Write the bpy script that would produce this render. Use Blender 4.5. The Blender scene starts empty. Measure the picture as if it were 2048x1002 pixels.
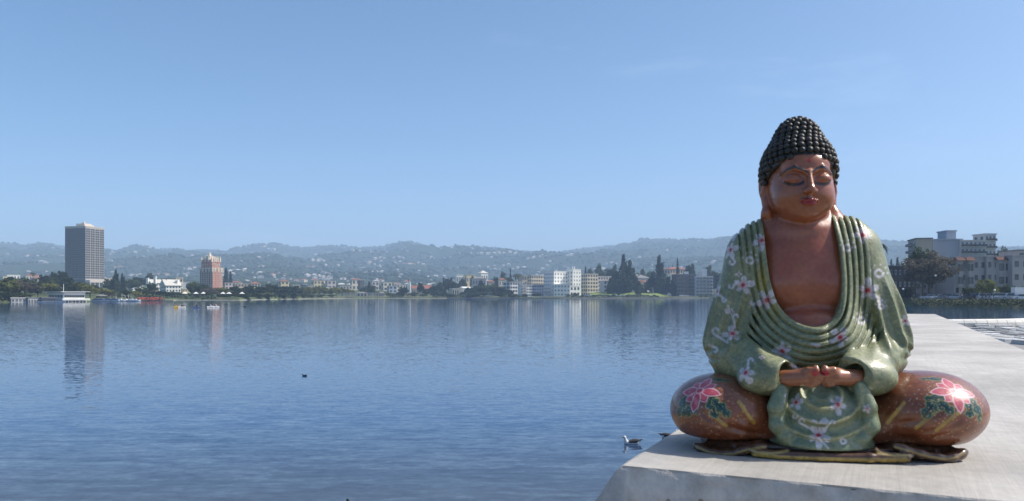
import bpy, bmesh, math, random, os
import numpy as np
from mathutils import Vector, Matrix, Euler

SC = bpy.context.scene
COL = SC.collection
R = math.radians

# ------------------------------------------------------------------ camera
# Level camera 3.3 m above the lake; the horizon of the photograph lies at y = 590 of 1002.
F, CX, HZ, CAMZ = 1607.0, 1024.0, 590.0, 3.30
cam_data = bpy.data.cameras.new('camera')
cam = bpy.data.objects.new('camera', cam_data); COL.objects.link(cam)
cam.location = (0, 0, CAMZ); cam.rotation_euler = (R(90), 0, 0)
cam_data.sensor_width = 36.0
cam_data.lens = 36.0 * F / 2048.0
cam_data.shift_y = (HZ - 501.0) / 2048.0
cam_data.clip_start = 0.02; cam_data.clip_end = 30000
cam_data.dof.use_dof = True
cam_data.dof.focus_distance = 2.2
cam_data.dof.aperture_fstop = 24.0
SC.camera = cam

# ------------------------------------------------------------------ sky, sun, exposure
SUN_EL, SUN_AZ = R(48), R(86)          # azimuth clockwise from +Y (the view direction): from the right
sun_dir = Vector((math.sin(SUN_AZ) * math.cos(SUN_EL), math.cos(SUN_AZ) * math.cos(SUN_EL), math.sin(SUN_EL)))
world = bpy.data.worlds.new('World'); SC.world = world; world.use_nodes = True
wn, wl = world.node_tree.nodes, world.node_tree.links
wn.clear()
sky = wn.new('ShaderNodeTexSky'); sky.sky_type = 'NISHITA'; sky.sun_disc = False
sky.sun_elevation = SUN_EL; sky.sun_rotation = SUN_AZ
sky.altitude = 0; sky.air_density = 0.6; sky.dust_density = 1.5; sky.ozone_density = 1.6
# thin cirrus high in the sky
tc = wn.new('ShaderNodeTexCoord'); mp = wn.new('ShaderNodeMapping')
mp.inputs['Rotation'].default_value = (0, R(24), R(10)); mp.inputs['Scale'].default_value = (1.6, 3.0, 7.5); mp.inputs['Location'].default_value = (14.8, 7.6, 2.4)
cn = wn.new('ShaderNodeTexNoise'); cn.inputs['Scale'].default_value = 1.5; cn.inputs['Detail'].default_value = 7; cn.inputs['Roughness'].default_value = 0.62
cr = wn.new('ShaderNodeValToRGB'); cr.color_ramp.elements[0].position = 0.585; cr.color_ramp.elements[1].position = 0.90
cr.color_ramp.elements[0].color = (0, 0, 0, 1); cr.color_ramp.elements[1].color = (0.22, 0.22, 0.22, 1)
mx = wn.new('ShaderNodeMixRGB'); mx.inputs[2].default_value = (6.2, 6.9, 7.8, 1)
bg = wn.new('ShaderNodeBackground'); bg.inputs['Strength'].default_value = 0.15
wo = wn.new('ShaderNodeOutputWorld')
wl.new(tc.outputs['Generated'], mp.inputs['Vector']); wl.new(mp.outputs['Vector'], cn.inputs['Vector'])
wl.new(cn.outputs['Fac'], cr.inputs['Fac']); wl.new(cr.outputs['Color'], mx.inputs[0])
sat = wn.new('ShaderNodeHueSaturation'); sat.inputs['Saturation'].default_value = 1.18; sat.inputs['Hue'].default_value = 0.492
wl.new(sky.outputs['Color'], sat.inputs['Color']); wl.new(sat.outputs['Color'], mx.inputs[1]); wl.new(mx.outputs['Color'], bg.inputs['Color'])
wl.new(bg.outputs['Background'], wo.inputs['Surface'])
sl = bpy.data.lights.new('sun', 'SUN'); sl.energy = 4.2; sl.angle = R(0.53); sl.color = (1.0, 0.95, 0.86)
so = bpy.data.objects.new('sun', sl); COL.objects.link(so)
so.rotation_euler = (-sun_dir).to_track_quat('-Z', 'Y').to_euler()
so.location = (60, 0, 80)
vs = SC.view_settings
vs.view_transform = 'Standard'; vs.look = 'None'; vs.exposure = 0.42; vs.gamma = 1.0; vs.use_curve_mapping = False
SC.render.engine = 'CYCLES'
SC.cycles.use_denoising = True
SC.cycles.max_bounces = 6; SC.cycles.diffuse_bounces = 3; SC.cycles.glossy_bounces = 3
SC.cycles.transmission_bounces = 4; SC.cycles.volume_bounces = 1
SC.cycles.caustics_reflective = False; SC.cycles.caustics_refractive = False

# ------------------------------------------------------------------ helpers
def wx(px, Y): return (px - CX) / F * Y
def wz(py, Y): return CAMZ + (HZ - py) / F * Y

def tag(o, label=None, cat=None, group=None, kind=None):
    if label: o['label'] = label
    if cat: o['category'] = cat
    if group: o['group'] = group
    if kind: o['kind'] = kind
    return o

def link(name, data, parent=None, loc=None, rotz=None, scale=None):
    o = bpy.data.objects.new(name, data); COL.objects.link(o)
    if parent is not None: o.parent = parent
    if loc is not None: o.location = loc
    if rotz is not None: o.rotation_euler = (0, 0, rotz)
    if scale is not None: o.scale = scale
    return o

def empty(name, loc=(0, 0, 0), rotz=0.0):
    o = link(name, None, loc=loc, rotz=rotz); o.empty_display_size = 0.2
    return o

def np_mesh(name, V, Fq, mats=(), smooth=False, midx=None):
    """mesh from numpy vertices and an (n, k) face array"""
    V = np.asarray(V, np.float32); Fq = np.asarray(Fq, np.int32)
    me = bpy.data.meshes.new(name)
    n, k = Fq.shape
    me.vertices.add(len(V)); me.vertices.foreach_set('co', V.ravel())
    me.loops.add(n * k); me.loops.foreach_set('vertex_index', Fq.ravel())
    me.polygons.add(n)
    me.polygons.foreach_set('loop_start', np.arange(0, n * k, k, dtype=np.int32))
    me.polygons.foreach_set('loop_total', np.full(n, k, np.int32))
    if smooth: me.polygons.foreach_set('use_smooth', np.ones(n, bool))
    if midx is not None: me.polygons.foreach_set('material_index', np.asarray(midx, np.int32))
    for m in mats: me.materials.append(m)
    me.update(calc_edges=True); me.validate()
    return me

class MB:
    """collects simple solids into one mesh"""
    def __init__(s): s.v, s.f, s.m = [], [], []
    def add(s, verts, faces, mi=0):
        b = len(s.v); s.v += [tuple(p) for p in verts]
        s.f += [tuple(b + i for i in f) for f in faces]; s.m += [mi] * len(faces)
    def box(s, x0, x1, y0, y1, z0, z1, mi=0):
        s.add([(x0, y0, z0), (x1, y0, z0), (x1, y1, z0), (x0, y1, z0), (x0, y0, z1), (x1, y0, z1), (x1, y1, z1), (x0, y1, z1)],
              [(0, 3, 2, 1), (4, 5, 6, 7), (0, 1, 5, 4), (1, 2, 6, 5), (2, 3, 7, 6), (3, 0, 4, 7)], mi)
    def hexa(s, p, mi=0):       # 8 corners, bottom ring then top ring
        s.add(p, [(0, 3, 2, 1), (4, 5, 6, 7), (0, 1, 5, 4), (1, 2, 6, 5), (2, 3, 7, 6), (3, 0, 4, 7)], mi)
    def prism(s, prof, a, b, axis='y', mi=0):   # profile extruded from a to b
        n = len(prof)
        def p(q, t): return (q[0], t, q[1]) if axis == 'y' else ((t, q[0], q[1]) if axis == 'x' else (q[0], q[1], t))
        s.add([p(q, a) for q in prof] + [p(q, b) for q in prof],
              [tuple(range(n)), tuple(range(2 * n - 1, n - 1, -1))] + [(i, i + n, (i + 1) % n + n, (i + 1) % n) for i in range(n)], mi)
    def cyl(s, c, r0, r1, z0, z1, n=10, mi=0, axis='z'):
        def p(r, t, i):
            a = 2 * math.pi * i / n; u, w = r * math.cos(a), r * math.sin(a)
            return (c[0] + u, c[1] + w, c[2] + t) if axis == 'z' else ((c[0] + u, c[1] + t, c[2] + w) if axis == 'y' else (c[0] + t, c[1] + u, c[2] + w))
        s.add([p(r0, z0, i) for i in range(n)] + [p(r1, z1, i) for i in range(n)],
              [tuple(range(n - 1, -1, -1)), tuple(range(n, 2 * n))] + [(i, (i + 1) % n, (i + 1) % n + n, i + n) for i in range(n)], mi)
    def tube(s, pts, rad, n=6, mi=0):
        pts = [Vector(p) for p in pts]; rings = []; b = len(s.v)
        for i, p in enumerate(pts):
            d = (pts[min(i + 1, len(pts) - 1)] - pts[max(i - 1, 0)]).normalized()
            u = d.cross(Vector((0, 0, 1)) if abs(d.z) < 0.95 else Vector((1, 0, 0))).normalized(); w = d.cross(u)
            r = rad[i] if hasattr(rad, '__len__') else rad
            s.v += [tuple(p + u * r * math.cos(2 * math.pi * k / n) + w * r * math.sin(2 * math.pi * k / n)) for k in range(n)]
        for i in range(len(pts) - 1):
            for k in range(n):
                s.f.append((b + i * n + k, b + i * n + (k + 1) % n, b + (i + 1) * n + (k + 1) % n, b + (i + 1) * n + k)); s.m.append(mi)
        s.f.append(tuple(b + k for k in range(n))); s.m.append(mi)
        e = b + (len(pts) - 1) * n
        s.f.append(tuple(e + n - 1 - k for k in range(n))); s.m.append(mi)
    def mesh(s, name, *mats, smooth=False):
        me = bpy.data.meshes.new(name); me.from_pydata(s.v, [], s.f)
        for m in mats: me.materials.append(m)
        me.polygons.foreach_set('material_index', s.m)
        bm = bmesh.new(); bm.from_mesh(me); bmesh.ops.recalc_face_normals(bm, faces=bm.faces); bm.to_mesh(me); bm.free()
        if smooth: me.polygons.foreach_set('use_smooth', [True] * len(me.polygons))
        me.update()
        return me
    def obj(s, name, mats, parent=None, smooth=False, **k):
        if not isinstance(mats, (list, tuple)): mats = [mats]
        return link(name, s.mesh(name, *mats, smooth=smooth), parent, **k)

# ------------------------------------------------------------------ materials
MATS = {}
def mat(name, col, rough=0.8, var=0.12, scale=3.0, bump=0.0, bscale=None, metal=0.0, spec=0.4, objrand=0.0, coat=0.0, coord='Object'):
    """principled surface, colour broken up by noise"""
    if name in MATS: return MATS[name]
    m = bpy.data.materials.new(name); m.use_nodes = True; MATS[name] = m
    n, l = m.node_tree.nodes, m.node_tree.links
    b = n['Principled BSDF']
    b.inputs['Roughness'].default_value = rough; b.inputs['Metallic'].default_value = metal
    b.inputs['Specular IOR Level'].default_value = spec; b.inputs['Coat Weight'].default_value = coat
    t = n.new('ShaderNodeTexCoord'); no = n.new('ShaderNodeTexNoise')
    no.inputs['Scale'].default_value = scale; no.inputs['Detail'].default_value = 5; no.inputs['Roughness'].default_value = 0.6
    l.new(t.outputs[coord], no.inputs['Vector'])
    rp = n.new('ShaderNodeMapRange'); rp.inputs[1].default_value = 0.3; rp.inputs[2].default_value = 0.7
    rp.inputs[3].default_value = 1 - var; rp.inputs[4].default_value = 1 + var
    l.new(no.outputs['Fac'], rp.inputs[0])
    mul = n.new('ShaderNodeVectorMath'); mul.operation = 'SCALE'; mul.inputs[0].default_value = col[:3]
    l.new(rp.outputs[0], mul.inputs['Scale'])
    out = mul.outputs[0]
    if objrand:
        oi = n.new('ShaderNodeObjectInfo'); hs = n.new('ShaderNodeHueSaturation')
        r1 = n.new('ShaderNodeMapRange'); r1.inputs[3].default_value = 1 - objrand; r1.inputs[4].default_value = 1 + objrand
        l.new(oi.outputs['Random'], r1.inputs[0]); l.new(r1.outputs[0], hs.inputs['Value'])
        r2 = n.new('ShaderNodeMapRange'); r2.inputs[3].default_value = 0.5 + 0.06 * objrand; r2.inputs[4].default_value = 0.5 - 0.06 * objrand
        l.new(oi.outputs['Random'], r2.inputs[0]); l.new(r2.outputs[0], hs.inputs['Hue'])
        l.new(out, hs.inputs['Color']); out = hs.outputs['Color']
    l.new(out, b.inputs['Base Color'])
    if bump:
        bn = n.new('ShaderNodeTexNoise'); bn.inputs['Scale'].default_value = bscale or scale * 4; bn.inputs['Detail'].default_value = 6
        l.new(t.outputs[coord], bn.inputs['Vector'])
        bp = n.new('ShaderNodeBump'); bp.inputs['Strength'].default_value = bump; bp.inputs['Distance'].default_value = 0.05
        l.new(bn.outputs['Fac'], bp.inputs['Height']); l.new(bp.outputs['Normal'], b.inputs['Normal'])
    return m

GLASS = mat('window_glass', (0.05, 0.06, 0.075), 0.08, 0.5, 0.4, spec=0.8, objrand=0.5)
# ================================================================== terrain
def lerp_list(x, pts):
    return np.interp(x, [p[0] for p in pts], [p[1] for p in pts])

# photo column of the bearing -> distance of the far water line
SHORE = [(-900, 330), (0, 352), (180, 405), (350, 500), (480, 505), (560, 600), (690, 752), (900, 775), (1120, 735),
         (1420, 755), (1560, 640), (1700, 330), (1830, 236), (2048, 204), (2300, 180), (2900, 160)]
RIDGE = [(-700, 488), (-300, 495), (0, 491), (20, 494), (40, 497), (60, 492), (90, 490), (130, 496), (208, 502), (230, 505), (262, 498),
         (290, 501), (310, 505), (350, 500), (372, 504), (400, 502), (455, 506), (470, 502), (520, 498), (550, 495), (580, 500), (605, 503), (620, 501),
         (660, 498), (700, 500), (740, 499), (770, 497), (785, 492), (800, 489), (815, 488), (830, 490), (850, 495), (865, 500), (877, 505),
         (890, 500), (915, 497), (960, 498), (990, 499), (1010, 501), (1030, 505), (1060, 507), (1085, 508), (1103, 513), (1120, 508), (1150, 503),
         (1180, 499), (1220, 494), (1260, 490), (1300, 487), (1350, 487), (1400, 484), (1440, 479), (1500, 478), (1600, 480), (1765, 486),
         (1815, 488), (1900, 495), (2048, 500), (2300, 498), (2900, 505)]
HILL0, HILL1 = 1700.0, 6600.0

_rs = np.random.RandomState(5)
_WAVES = [(_rs.uniform(0, 6.28), k, 0.9 / k ** 0.75) for k in (1.0, 1.7, 2.9, 4.3, 6.1, 9.2)]
def fbm(x, y, s):
    """cheap smooth noise from rotated sines, about -1..1"""
    t = 0
    for i, (ph, k, a) in enumerate(_WAVES):
        ca, sa = math.cos(i * 1.3), math.sin(i * 1.3)
        u, v = (x * ca - y * sa) * k / s, (x * sa + y * ca) * k / s
        t = t + a * np.sin(u * 6.28 + ph) * np.cos(v * 6.28 + 2.1 * ph + 1.5 * np.sin(u * 3.1))
    return t / 1.6

def shore_at(X, Y): return lerp_list(CX + F * X / np.maximum(Y, 1.0), SHORE)

def town_z(X, Y):
    d = Y - shore_at(X, Y)
    t = np.clip(d / 6.0, -1.0, 1.0)
    near = np.where(t < 0, 1.9 * t, 1.9 * np.sqrt(np.clip(t, 0, 1)))
    return near + 0.022 * np.clip(d - 60, 0, None)

def ground_z(X, Y):
    X = np.asarray(X, float); Y = np.asarray(Y, float)
    px = CX + F * X / np.maximum(Y, 1.0)
    tz = town_z(X, np.minimum(Y, HILL0))
    rz = CAMZ + (HZ - lerp_list(px, RIDGE)) / F * HILL1
    t = np.clip((Y - HILL0) / (HILL1 - HILL0), 0, 1)
    s = 0.55 * t + 0.45 * t * t * (3 - 2 * t)
    fold = fbm(X, Y, 2600.0) * 55 * np.sin(np.pi * np.clip(t, 0, 1)) + fbm(X + 900, Y * 0.8, 900.0) * 17 * np.sin(np.pi * np.clip(t, 0, 1))
    over = np.where(Y > HILL1, -(Y - HILL1) * 0.09, 0)
    return tz + (rz - tz) * s + fold + over
def gz(X, Y): return float(ground_z(X, Y))

def terrain_mat(name, c_wood, c_grass, c_dry, scale, bias):
    m = bpy.data.materials.new(name); m.use_nodes = True
    n, l = m.node_tree.nodes, m.node_tree.links
    b = n['Principled BSDF']; b.inputs['Roughness'].default_value = 0.95; b.inputs['Specular IOR Level'].default_value = 0.1
    g = n.new('ShaderNodeNewGeometry')
    n1 = n.new('ShaderNodeTexNoise'); n1.inputs['Scale'].default_value = scale; n1.inputs['Detail'].default_value = 8; n1.inputs['Roughness'].default_value = 0.65
    n2 = n.new('ShaderNodeTexNoise'); n2.inputs['Scale'].default_value = scale * 5; n2.inputs['Detail'].default_value = 6
    l.new(g.outputs['Position'], n1.inputs['Vector']); l.new(g.outputs['Position'], n2.inputs['Vector'])
    r1 = n.new('ShaderNodeValToRGB'); e = r1.color_ramp.elements
    e[0].position = bias; e[0].color = (*c_wood, 1); e[1].position = bias + 0.12; e[1].color = (*c_grass, 1)
    l.new(n1.outputs['Fac'], r1.inputs['Fac'])
    r2 = n.new('ShaderNodeMapRange'); r2.inputs[1].default_value = 0.45; r2.inputs[2].default_value = 0.7; r2.inputs[4].default_value = 0.7
    l.new(n2.outputs['Fac'], r2.inputs[0])
    mxx = n.new('ShaderNodeMixRGB'); mxx.inputs[2].default_value = (*c_dry, 1)
    l.new(r2.outputs[0], mxx.inputs[0]); l.new(r1.outputs['Color'], mxx.inputs[1]); l.new(mxx.outputs[0], b.inputs['Base Color'])
    return m
M_GROUND = terrain_mat('ground_soil', (0.045, 0.06, 0.025), (0.085, 0.12, 0.035), (0.13, 0.12, 0.08), 0.05, 0.45)
M_HILL = terrain_mat('hill_cover', (0.026, 0.040, 0.018), (0.085, 0.105, 0.038), (0.03, 0.042, 0.022), 0.0026, 0.60)

def polar_sheet(name, m, rows, us, zf):
    V = []
    for r in rows:
        Yr = r(us) if callable(r) else np.full_like(us, r)
        X = us * Yr
        V.append(np.stack([X, Yr, zf(X, Yr)], 1))
    nr, nu = len(rows), len(us)
    V = np.concatenate(V)
    i = np.arange(nr - 1)[:, None] * nu + np.arange(nu - 1)[None, :]
    i = i.ravel()
    Fq = np.stack([i, i + 1, i + nu + 1, i + nu], 1)
    o = link(name, np_mesh(name, V, Fq, [m], smooth=True)); tag(o, kind='structure')
    return o
us = (np.linspace(-700, 2760, 260) - CX) / F
def off(d): return lambda u: lerp_list(CX + F * u, SHORE) + d
polar_sheet('ground', M_GROUND, [off(-7), off(-2), off(0), off(1.5), off(3), off(6), off(12), off(30), off(60), off(120), off(300), off(600), off(800), 1700.0], us, ground_z)
us2 = (np.linspace(-700, 2760, 520) - CX) / F
polar_sheet('hills', M_HILL, list(np.linspace(1690, HILL1, 110)) + [6700., 7000., 7600.], us2, ground_z)

# ------------------------------------------------------------------ lake
def water_mat():
    m = bpy.data.materials.new('lake_water'); m.use_nodes = True
    n, l = m.node_tree.nodes, m.node_tree.links
    b = n['Principled BSDF']
    b.inputs['Roughness'].default_value = 0.045; b.inputs['IOR'].default_value = 1.333; b.inputs['Specular IOR Level'].default_value = 0.5
    g = n.new('ShaderNodeNewGeometry')
    sep = n.new('ShaderNodeSeparateXYZ'); l.new(g.outputs['Position'], sep.inputs[0])
    # the shallows by the near bank look browner than the deep water
    sh = n.new('ShaderNodeMapRange'); sh.inputs[1].default_value = 11; sh.inputs[2].default_value = 21; l.new(sep.outputs['Y'], sh.inputs[0])
    cm = n.new('ShaderNodeMixRGB'); cm.inputs[1].default_value = (0.055, 0.062, 0.070, 1); cm.inputs[2].default_value = (0.012, 0.048, 0.125, 1)
    l.new(sh.outputs[0], cm.inputs[0]); l.new(cm.outputs[0], b.inputs['Base Color'])
    # wave slopes: three wave lengths, crests mostly across the view, slightly turned
    acc = None
    for i, (ang, sx, sy, ax, ay, det) in enumerate([(10, 0.80, 3.1, 0.030, 0.105, 2), (-7, 3.2, 5.0, 0.045, 0.075, 2), (4, 7.5, 12.0, 0.03, 0.045, 1), (14, 0.25, 0.8, 0.003, 0.006, 2)]):
        mp = n.new('ShaderNodeMapping'); mp.inputs['Rotation'].default_value = (0, 0, R(-ang)); mp.inputs['Scale'].default_value = (sx, sy, 1)
        mp.inputs['Location'].default_value = (i * 7.3, i * 3.1, 0)
        l.new(g.outputs['Position'], mp.inputs['Vector'])
        no = n.new('ShaderNodeTexNoise'); no.inputs['Scale'].default_value = 1.0; no.inputs['Detail'].default_value = det; no.inputs['Roughness'].default_value = 0.55
        no.inputs['Distortion'].default_value = 0.4
        l.new(mp.outputs[0], no.inputs['Vector'])
        sb = n.new('ShaderNodeVectorMath'); sb.operation = 'SUBTRACT'; sb.inputs[1].default_value = (0.5, 0.5, 0.5); l.new(no.outputs['Color'], sb.inputs[0])
        ml = n.new('ShaderNodeVectorMath'); ml.operation = 'MULTIPLY'; ml.inputs[1].default_value = (ax * 2, ay * 2, 0); l.new(sb.outputs[0], ml.inputs[0])
        if i == 0:      # the long ripples run mainly in the shallows
            nr_ = n.new('ShaderNodeMapRange'); nr_.inputs[1].default_value = 12; nr_.inputs[2].default_value = 32; nr_.inputs[3].default_value = 1.25; nr_.inputs[4].default_value = 0.25; l.new(sep.outputs['Y'], nr_.inputs[0])
            s0 = n.new('ShaderNodeVectorMath'); s0.operation = 'SCALE'; l.new(ml.outputs[0], s0.inputs[0]); l.new(nr_.outputs[0], s0.inputs['Scale']); acc = s0.outputs[0]
        else:
            ad = n.new('ShaderNodeVectorMath'); l.new(acc, ad.inputs[0]); l.new(ml.outputs[0], ad.inputs[1]); acc = ad.outputs[0]
    # calmer and rougher patches of wind
    pn = n.new('ShaderNodeTexNoise'); pm = n.new('ShaderNodeMapping'); pm.inputs['Scale'].default_value = (0.006, 0.02, 1); pn.inputs['Detail'].default_value = 3; pn.inputs['Scale'].default_value = 1
    l.new(g.outputs['Position'], pm.inputs[0]); l.new(pm.outputs[0], pn.inputs['Vector'])
    pr = n.new('ShaderNodeMapRange'); pr.inputs[1].default_value = 0.3; pr.inputs[2].default_value = 0.7; pr.inputs[3].default_value = 0.55; pr.inputs[4].default_value = 1.05
    l.new(pn.outputs['Fac'], pr.inputs[0])
    # sheltered water towards the far shore
    fr = n.new('ShaderNodeMapRange'); fr.inputs[1].default_value = 25; fr.inputs[2].default_value = 330; fr.inputs[3].default_value = 1.0; fr.inputs[4].default_value = 0.5; l.new(sep.outputs['Y'], fr.inputs[0])
    mm = n.new('ShaderNodeMath'); mm.operation = 'MULTIPLY'; l.new(pr.outputs[0], mm.inputs[0]); l.new(fr.outputs[0], mm.inputs[1])
    sc = n.new('ShaderNodeVectorMath'); sc.operation = 'SCALE'; l.new(acc, sc.inputs[0]); l.new(mm.outputs[0], sc.inputs['Scale'])
    up = n.new('ShaderNodeVectorMath'); up.inputs[1].default_value = (0, 0, 1); l.new(sc.outputs[0], up.inputs[0])
    nz = n.new('ShaderNodeVectorMath'); nz.operation = 'NORMALIZE'; l.new(up.outputs[0], nz.inputs[0])
    l.new(nz.outputs[0], b.inputs['Normal'])
    return m
M_WATER = water_mat()
w = np_mesh('water', [(-1500, -60, 0), (1500, -60, 0), (1500, 900, 0), (-1500, 900, 0)], [(0, 1, 2, 3)], [M_WATER])
tag(link('water', w), kind='structure')

# near bank under the viewer: sand that dips below the water
M_SAND = mat('sand', (0.20, 0.17, 0.13), 0.9, 0.25, 1.2, 0.4, 9)
xs = np.linspace(-60, 60, 61); ys = np.linspace(-40, 16, 40)
gx, gy = np.meshgrid(xs, ys)
zz = np.interp(gy + 0.6 * np.sin(gx * 0.35), [-40, 3.0, 9.0, 12.2, 16], [1.75, 1.7, 0.7, -0.05, -0.9])
i = (np.arange(39)[:, None] * 61 + np.arange(60)[None, :]).ravel()
tag(link('bank', np_mesh('bank', np.stack([gx.ravel(), gy.ravel(), zz.ravel()], 1), np.stack([i, i + 1, i + 62, i + 61], 1), [M_SAND], smooth=True)), kind='structure')

# ------------------------------------------------------------------ concrete ledge the statue sits on
LZ = 3.15                                    # top of the ledge
LDIR = math.atan2(752, F)                    # its run, from the vanishing point of its edges
def concrete_mat(name, col, grain, pits):
    m = bpy.data.materials.new(name); m.use_nodes = True
    n, l = m.node_tree.nodes, m.node_tree.links
    b = n['Principled BSDF']; b.inputs['Roughness'].default_value = 0.62; b.inputs['Specular IOR Level'].default_value = 0.35
    t = n.new('ShaderNodeTexCoord')
    def noise(sc, det, mapping=None):
        no = n.new('ShaderNodeTexNoise'); no.inputs['Scale'].default_value = sc; no.inputs['Detail'].default_value = det; no.inputs['Roughness'].default_value = 0.6
        if mapping:
            mp = n.new('ShaderNodeMapping'); mp.inputs['Scale'].default_value = mapping[0]; mp.inputs['Rotation'].default_value = (0, 0, mapping[1])
            l.new(t.outputs['Object'], mp.inputs[0]); l.new(mp.outputs[0], no.inputs['Vector'])
        else: l.new(t.outputs['Object'], no.inputs['Vector'])
        return no.outputs['Fac']
    stain, fine = noise(5 if pits == 0 else 26, 6), noise(60, 4)
    groove = noise(1.0, 4, ((110, 2.5, 20), 0.22))
    swirl = noise(1.0, 3, ((7, 5.0, 3), 0.7))
    r = n.new('ShaderNodeMapRange'); r.inputs[1].default_value = 0.25; r.inputs[2].default_value = 0.75; r.inputs[3].default_value = 0.72 if pits == 0 else 0.5; r.inputs[4].default_value = 1.16 if pits == 0 else 1.35; l.new(stain, r.inputs[0])
    r2 = n.new('ShaderNodeMapRange'); r2.inputs[1].default_value = 0.3; r2.inputs[2].default_value = 0.7; r2.inputs[3].default_value = 0.92; r2.inputs[4].default_value = 1.08; l.new(fine, r2.inputs[0])
    r3 = n.new('ShaderNodeMapRange'); r3.inputs[1].default_value = 0.35; r3.inputs[2].default_value = 0.65; r3.inputs[3].default_value = 0.9; r3.inputs[4].default_value = 1.08; l.new(swirl, r3.inputs[0])
    m1 = n.new('ShaderNodeMath'); m1.operation = 'MULTIPLY'; l.new(r.outputs[0], m1.inputs[0]); l.new(r2.outputs[0], m1.inputs[1])
    m2 = n.new('ShaderNodeMath'); m2.operation = 'MULTIPLY'; l.new(m1.outputs[0], m2.inputs[0]); l.new(r3.outputs[0], m2.inputs[1])
    v = n.new('ShaderNodeVectorMath'); v.operation = 'SCALE'; v.inputs[0].default_value = col; l.new(m2.outputs[0], v.inputs['Scale'])
    cb_ = v.outputs[0]
    vor = n.new('ShaderNodeTexVoronoi'); vor.inputs['Scale'].default_value = 38; vor.inputs['Randomness'].default_value = 1.0; l.new(t.outputs['Object'], vor.inputs['Vector'])
    vr = n.new('ShaderNodeMapRange'); vr.inputs[1].default_value = 0.06; vr.inputs[2].default_value = 0.17; vr.inputs[3].default_value = 0; vr.inputs[4].default_value = 1; l.new(vor.outputs['Distance'], vr.inputs[0])
    if pits:        # the air holes take a darker colour
        dm = n.new('ShaderNodeMapRange'); dm.inputs[3].default_value = 0.35; dm.inputs[4].default_value = 1.0; l.new(vr.outputs[0], dm.inputs[0])
        dv = n.new('ShaderNodeVectorMath'); dv.operation = 'SCALE'; l.new(cb_, dv.inputs[0]); l.new(dm.outputs[0], dv.inputs['Scale']); cb_ = dv.outputs[0]
    l.new(cb_, b.inputs['Base Color'])
    gs = n.new('ShaderNodeMath'); gs.operation = 'MULTIPLY'; gs.inputs[1].default_value = grain; l.new(groove, gs.inputs[0])
    fs = n.new('ShaderNodeMath'); fs.operation = 'MULTIPLY_ADD'; fs.inputs[1].default_value = 0.35; l.new(fine, fs.inputs[0]); l.new(gs.outputs[0], fs.inputs[2])
    ps = n.new('ShaderNodeMath'); ps.operation = 'MULTIPLY_ADD'; ps.inputs[1].default_value = pits; l.new(vr.outputs[0], ps.inputs[0]); l.new(fs.outputs[0], ps.inputs[2])
    bp = n.new('ShaderNodeBump'); bp.inputs['Strength'].default_value = 0.6 if pits == 0 else 1.0; bp.inputs['Distance'].default_value = 0.004 if pits == 0 else 0.010
    l.new(ps.outputs[0], bp.inputs['Height']); l.new(bp.outputs['Normal'], b.inputs['Normal'])
    return m
M_LEDGE = concrete_mat('ledge_concrete', (0.48, 0.45, 0.41), 0.38, 0.0)
M_LEDGE_SIDE = concrete_mat('ledge_side_concrete', (0.62, 0.56, 0.50), 0.15, 1.6)
def ledge():
    # local frame: y along the run away from the viewer, x across, origin at the near left top corner
    root = empty('concrete_ledge', (wx(1247, 0.150 * F / 341), 0.150 * F / 341, 0), -LDIR)
    tag(root, 'pale grey concrete ledge with worn edges that the statue sits on', 'ledge')
    W, Lg = 0.545, 6.45
    rs = np.random.RandomState(3)
    # ring profile going down from the top edge: (outset, drop)
    prof = [(-0.0, 0.0), (0.003, 0.0012), (0.006, 0.005), (0.030, 0.046), (0.038, 0.064), (0.040, 0.085), (0.040, 0.30)]
    xs = np.linspace(0, 1, 70); yl = np.concatenate([np.linspace(0, 0.12, 40)[:-1], np.linspace(0.12, 1, 60)])
    ring = [(x, 0.0) for x in xs] + [(1.0, y) for y in yl[1:]] + [(x, 1.0) for x in xs[::-1][1:]] + [(0.0, y) for y in yl[::-1][1:-1]]
    V, ncol = [], len(ring)
    jit = rs.normal(0, 1, (len(prof), ncol))
    jit = (jit + np.roll(jit, 1, 1) + np.roll(jit, -1, 1)) / 3
    for k, (o, dz) in enumerate(prof):
        for q, (a, b_) in enumerate(ring):
            ox = -1 if a == 0 else (1 if a == 1 else 0); oy = -1 if b_ == 0 else (1 if b_ == 1 else 0)
            c = 1.0
            j = jit[k, q] * 0.0012 if 0 < k < 6 else 0
            V.append((a * W + ox * (o * 1.15 + j), b_ * Lg + oy * (o * 0.34 + j), LZ - dz - abs(j) * 0.5))
    Fs = [(k * ncol + q, (k + 1) * ncol + q, (k + 1) * ncol + (q + 1) % ncol, k * ncol + (q + 1) % ncol) for k in range(len(prof) - 1) for q in range(ncol)]
    me = bpy.data.meshes.new('coping'); me.from_pydata(V, [], Fs + [tuple(range(ncol))])
    me.materials.append(M_LEDGE); me.materials.append(M_LEDGE_SIDE)
    me.polygons.foreach_set('material_index', [1 if i >= ncol else 0 for i in range(len(Fs))] + [0])
    me.polygons.foreach_set('use_smooth', [q >= ncol for q in range(len(Fs))] + [False])
    me.update()
    link('coping', me, root)
    mb = MB(); mb.box(0.03, W - 0.03, 0.03, Lg - 0.03, 0.3, LZ - 0.29); mb.obj('wall', M_LEDGE_SIDE, root)
    return root
ledge()

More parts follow.
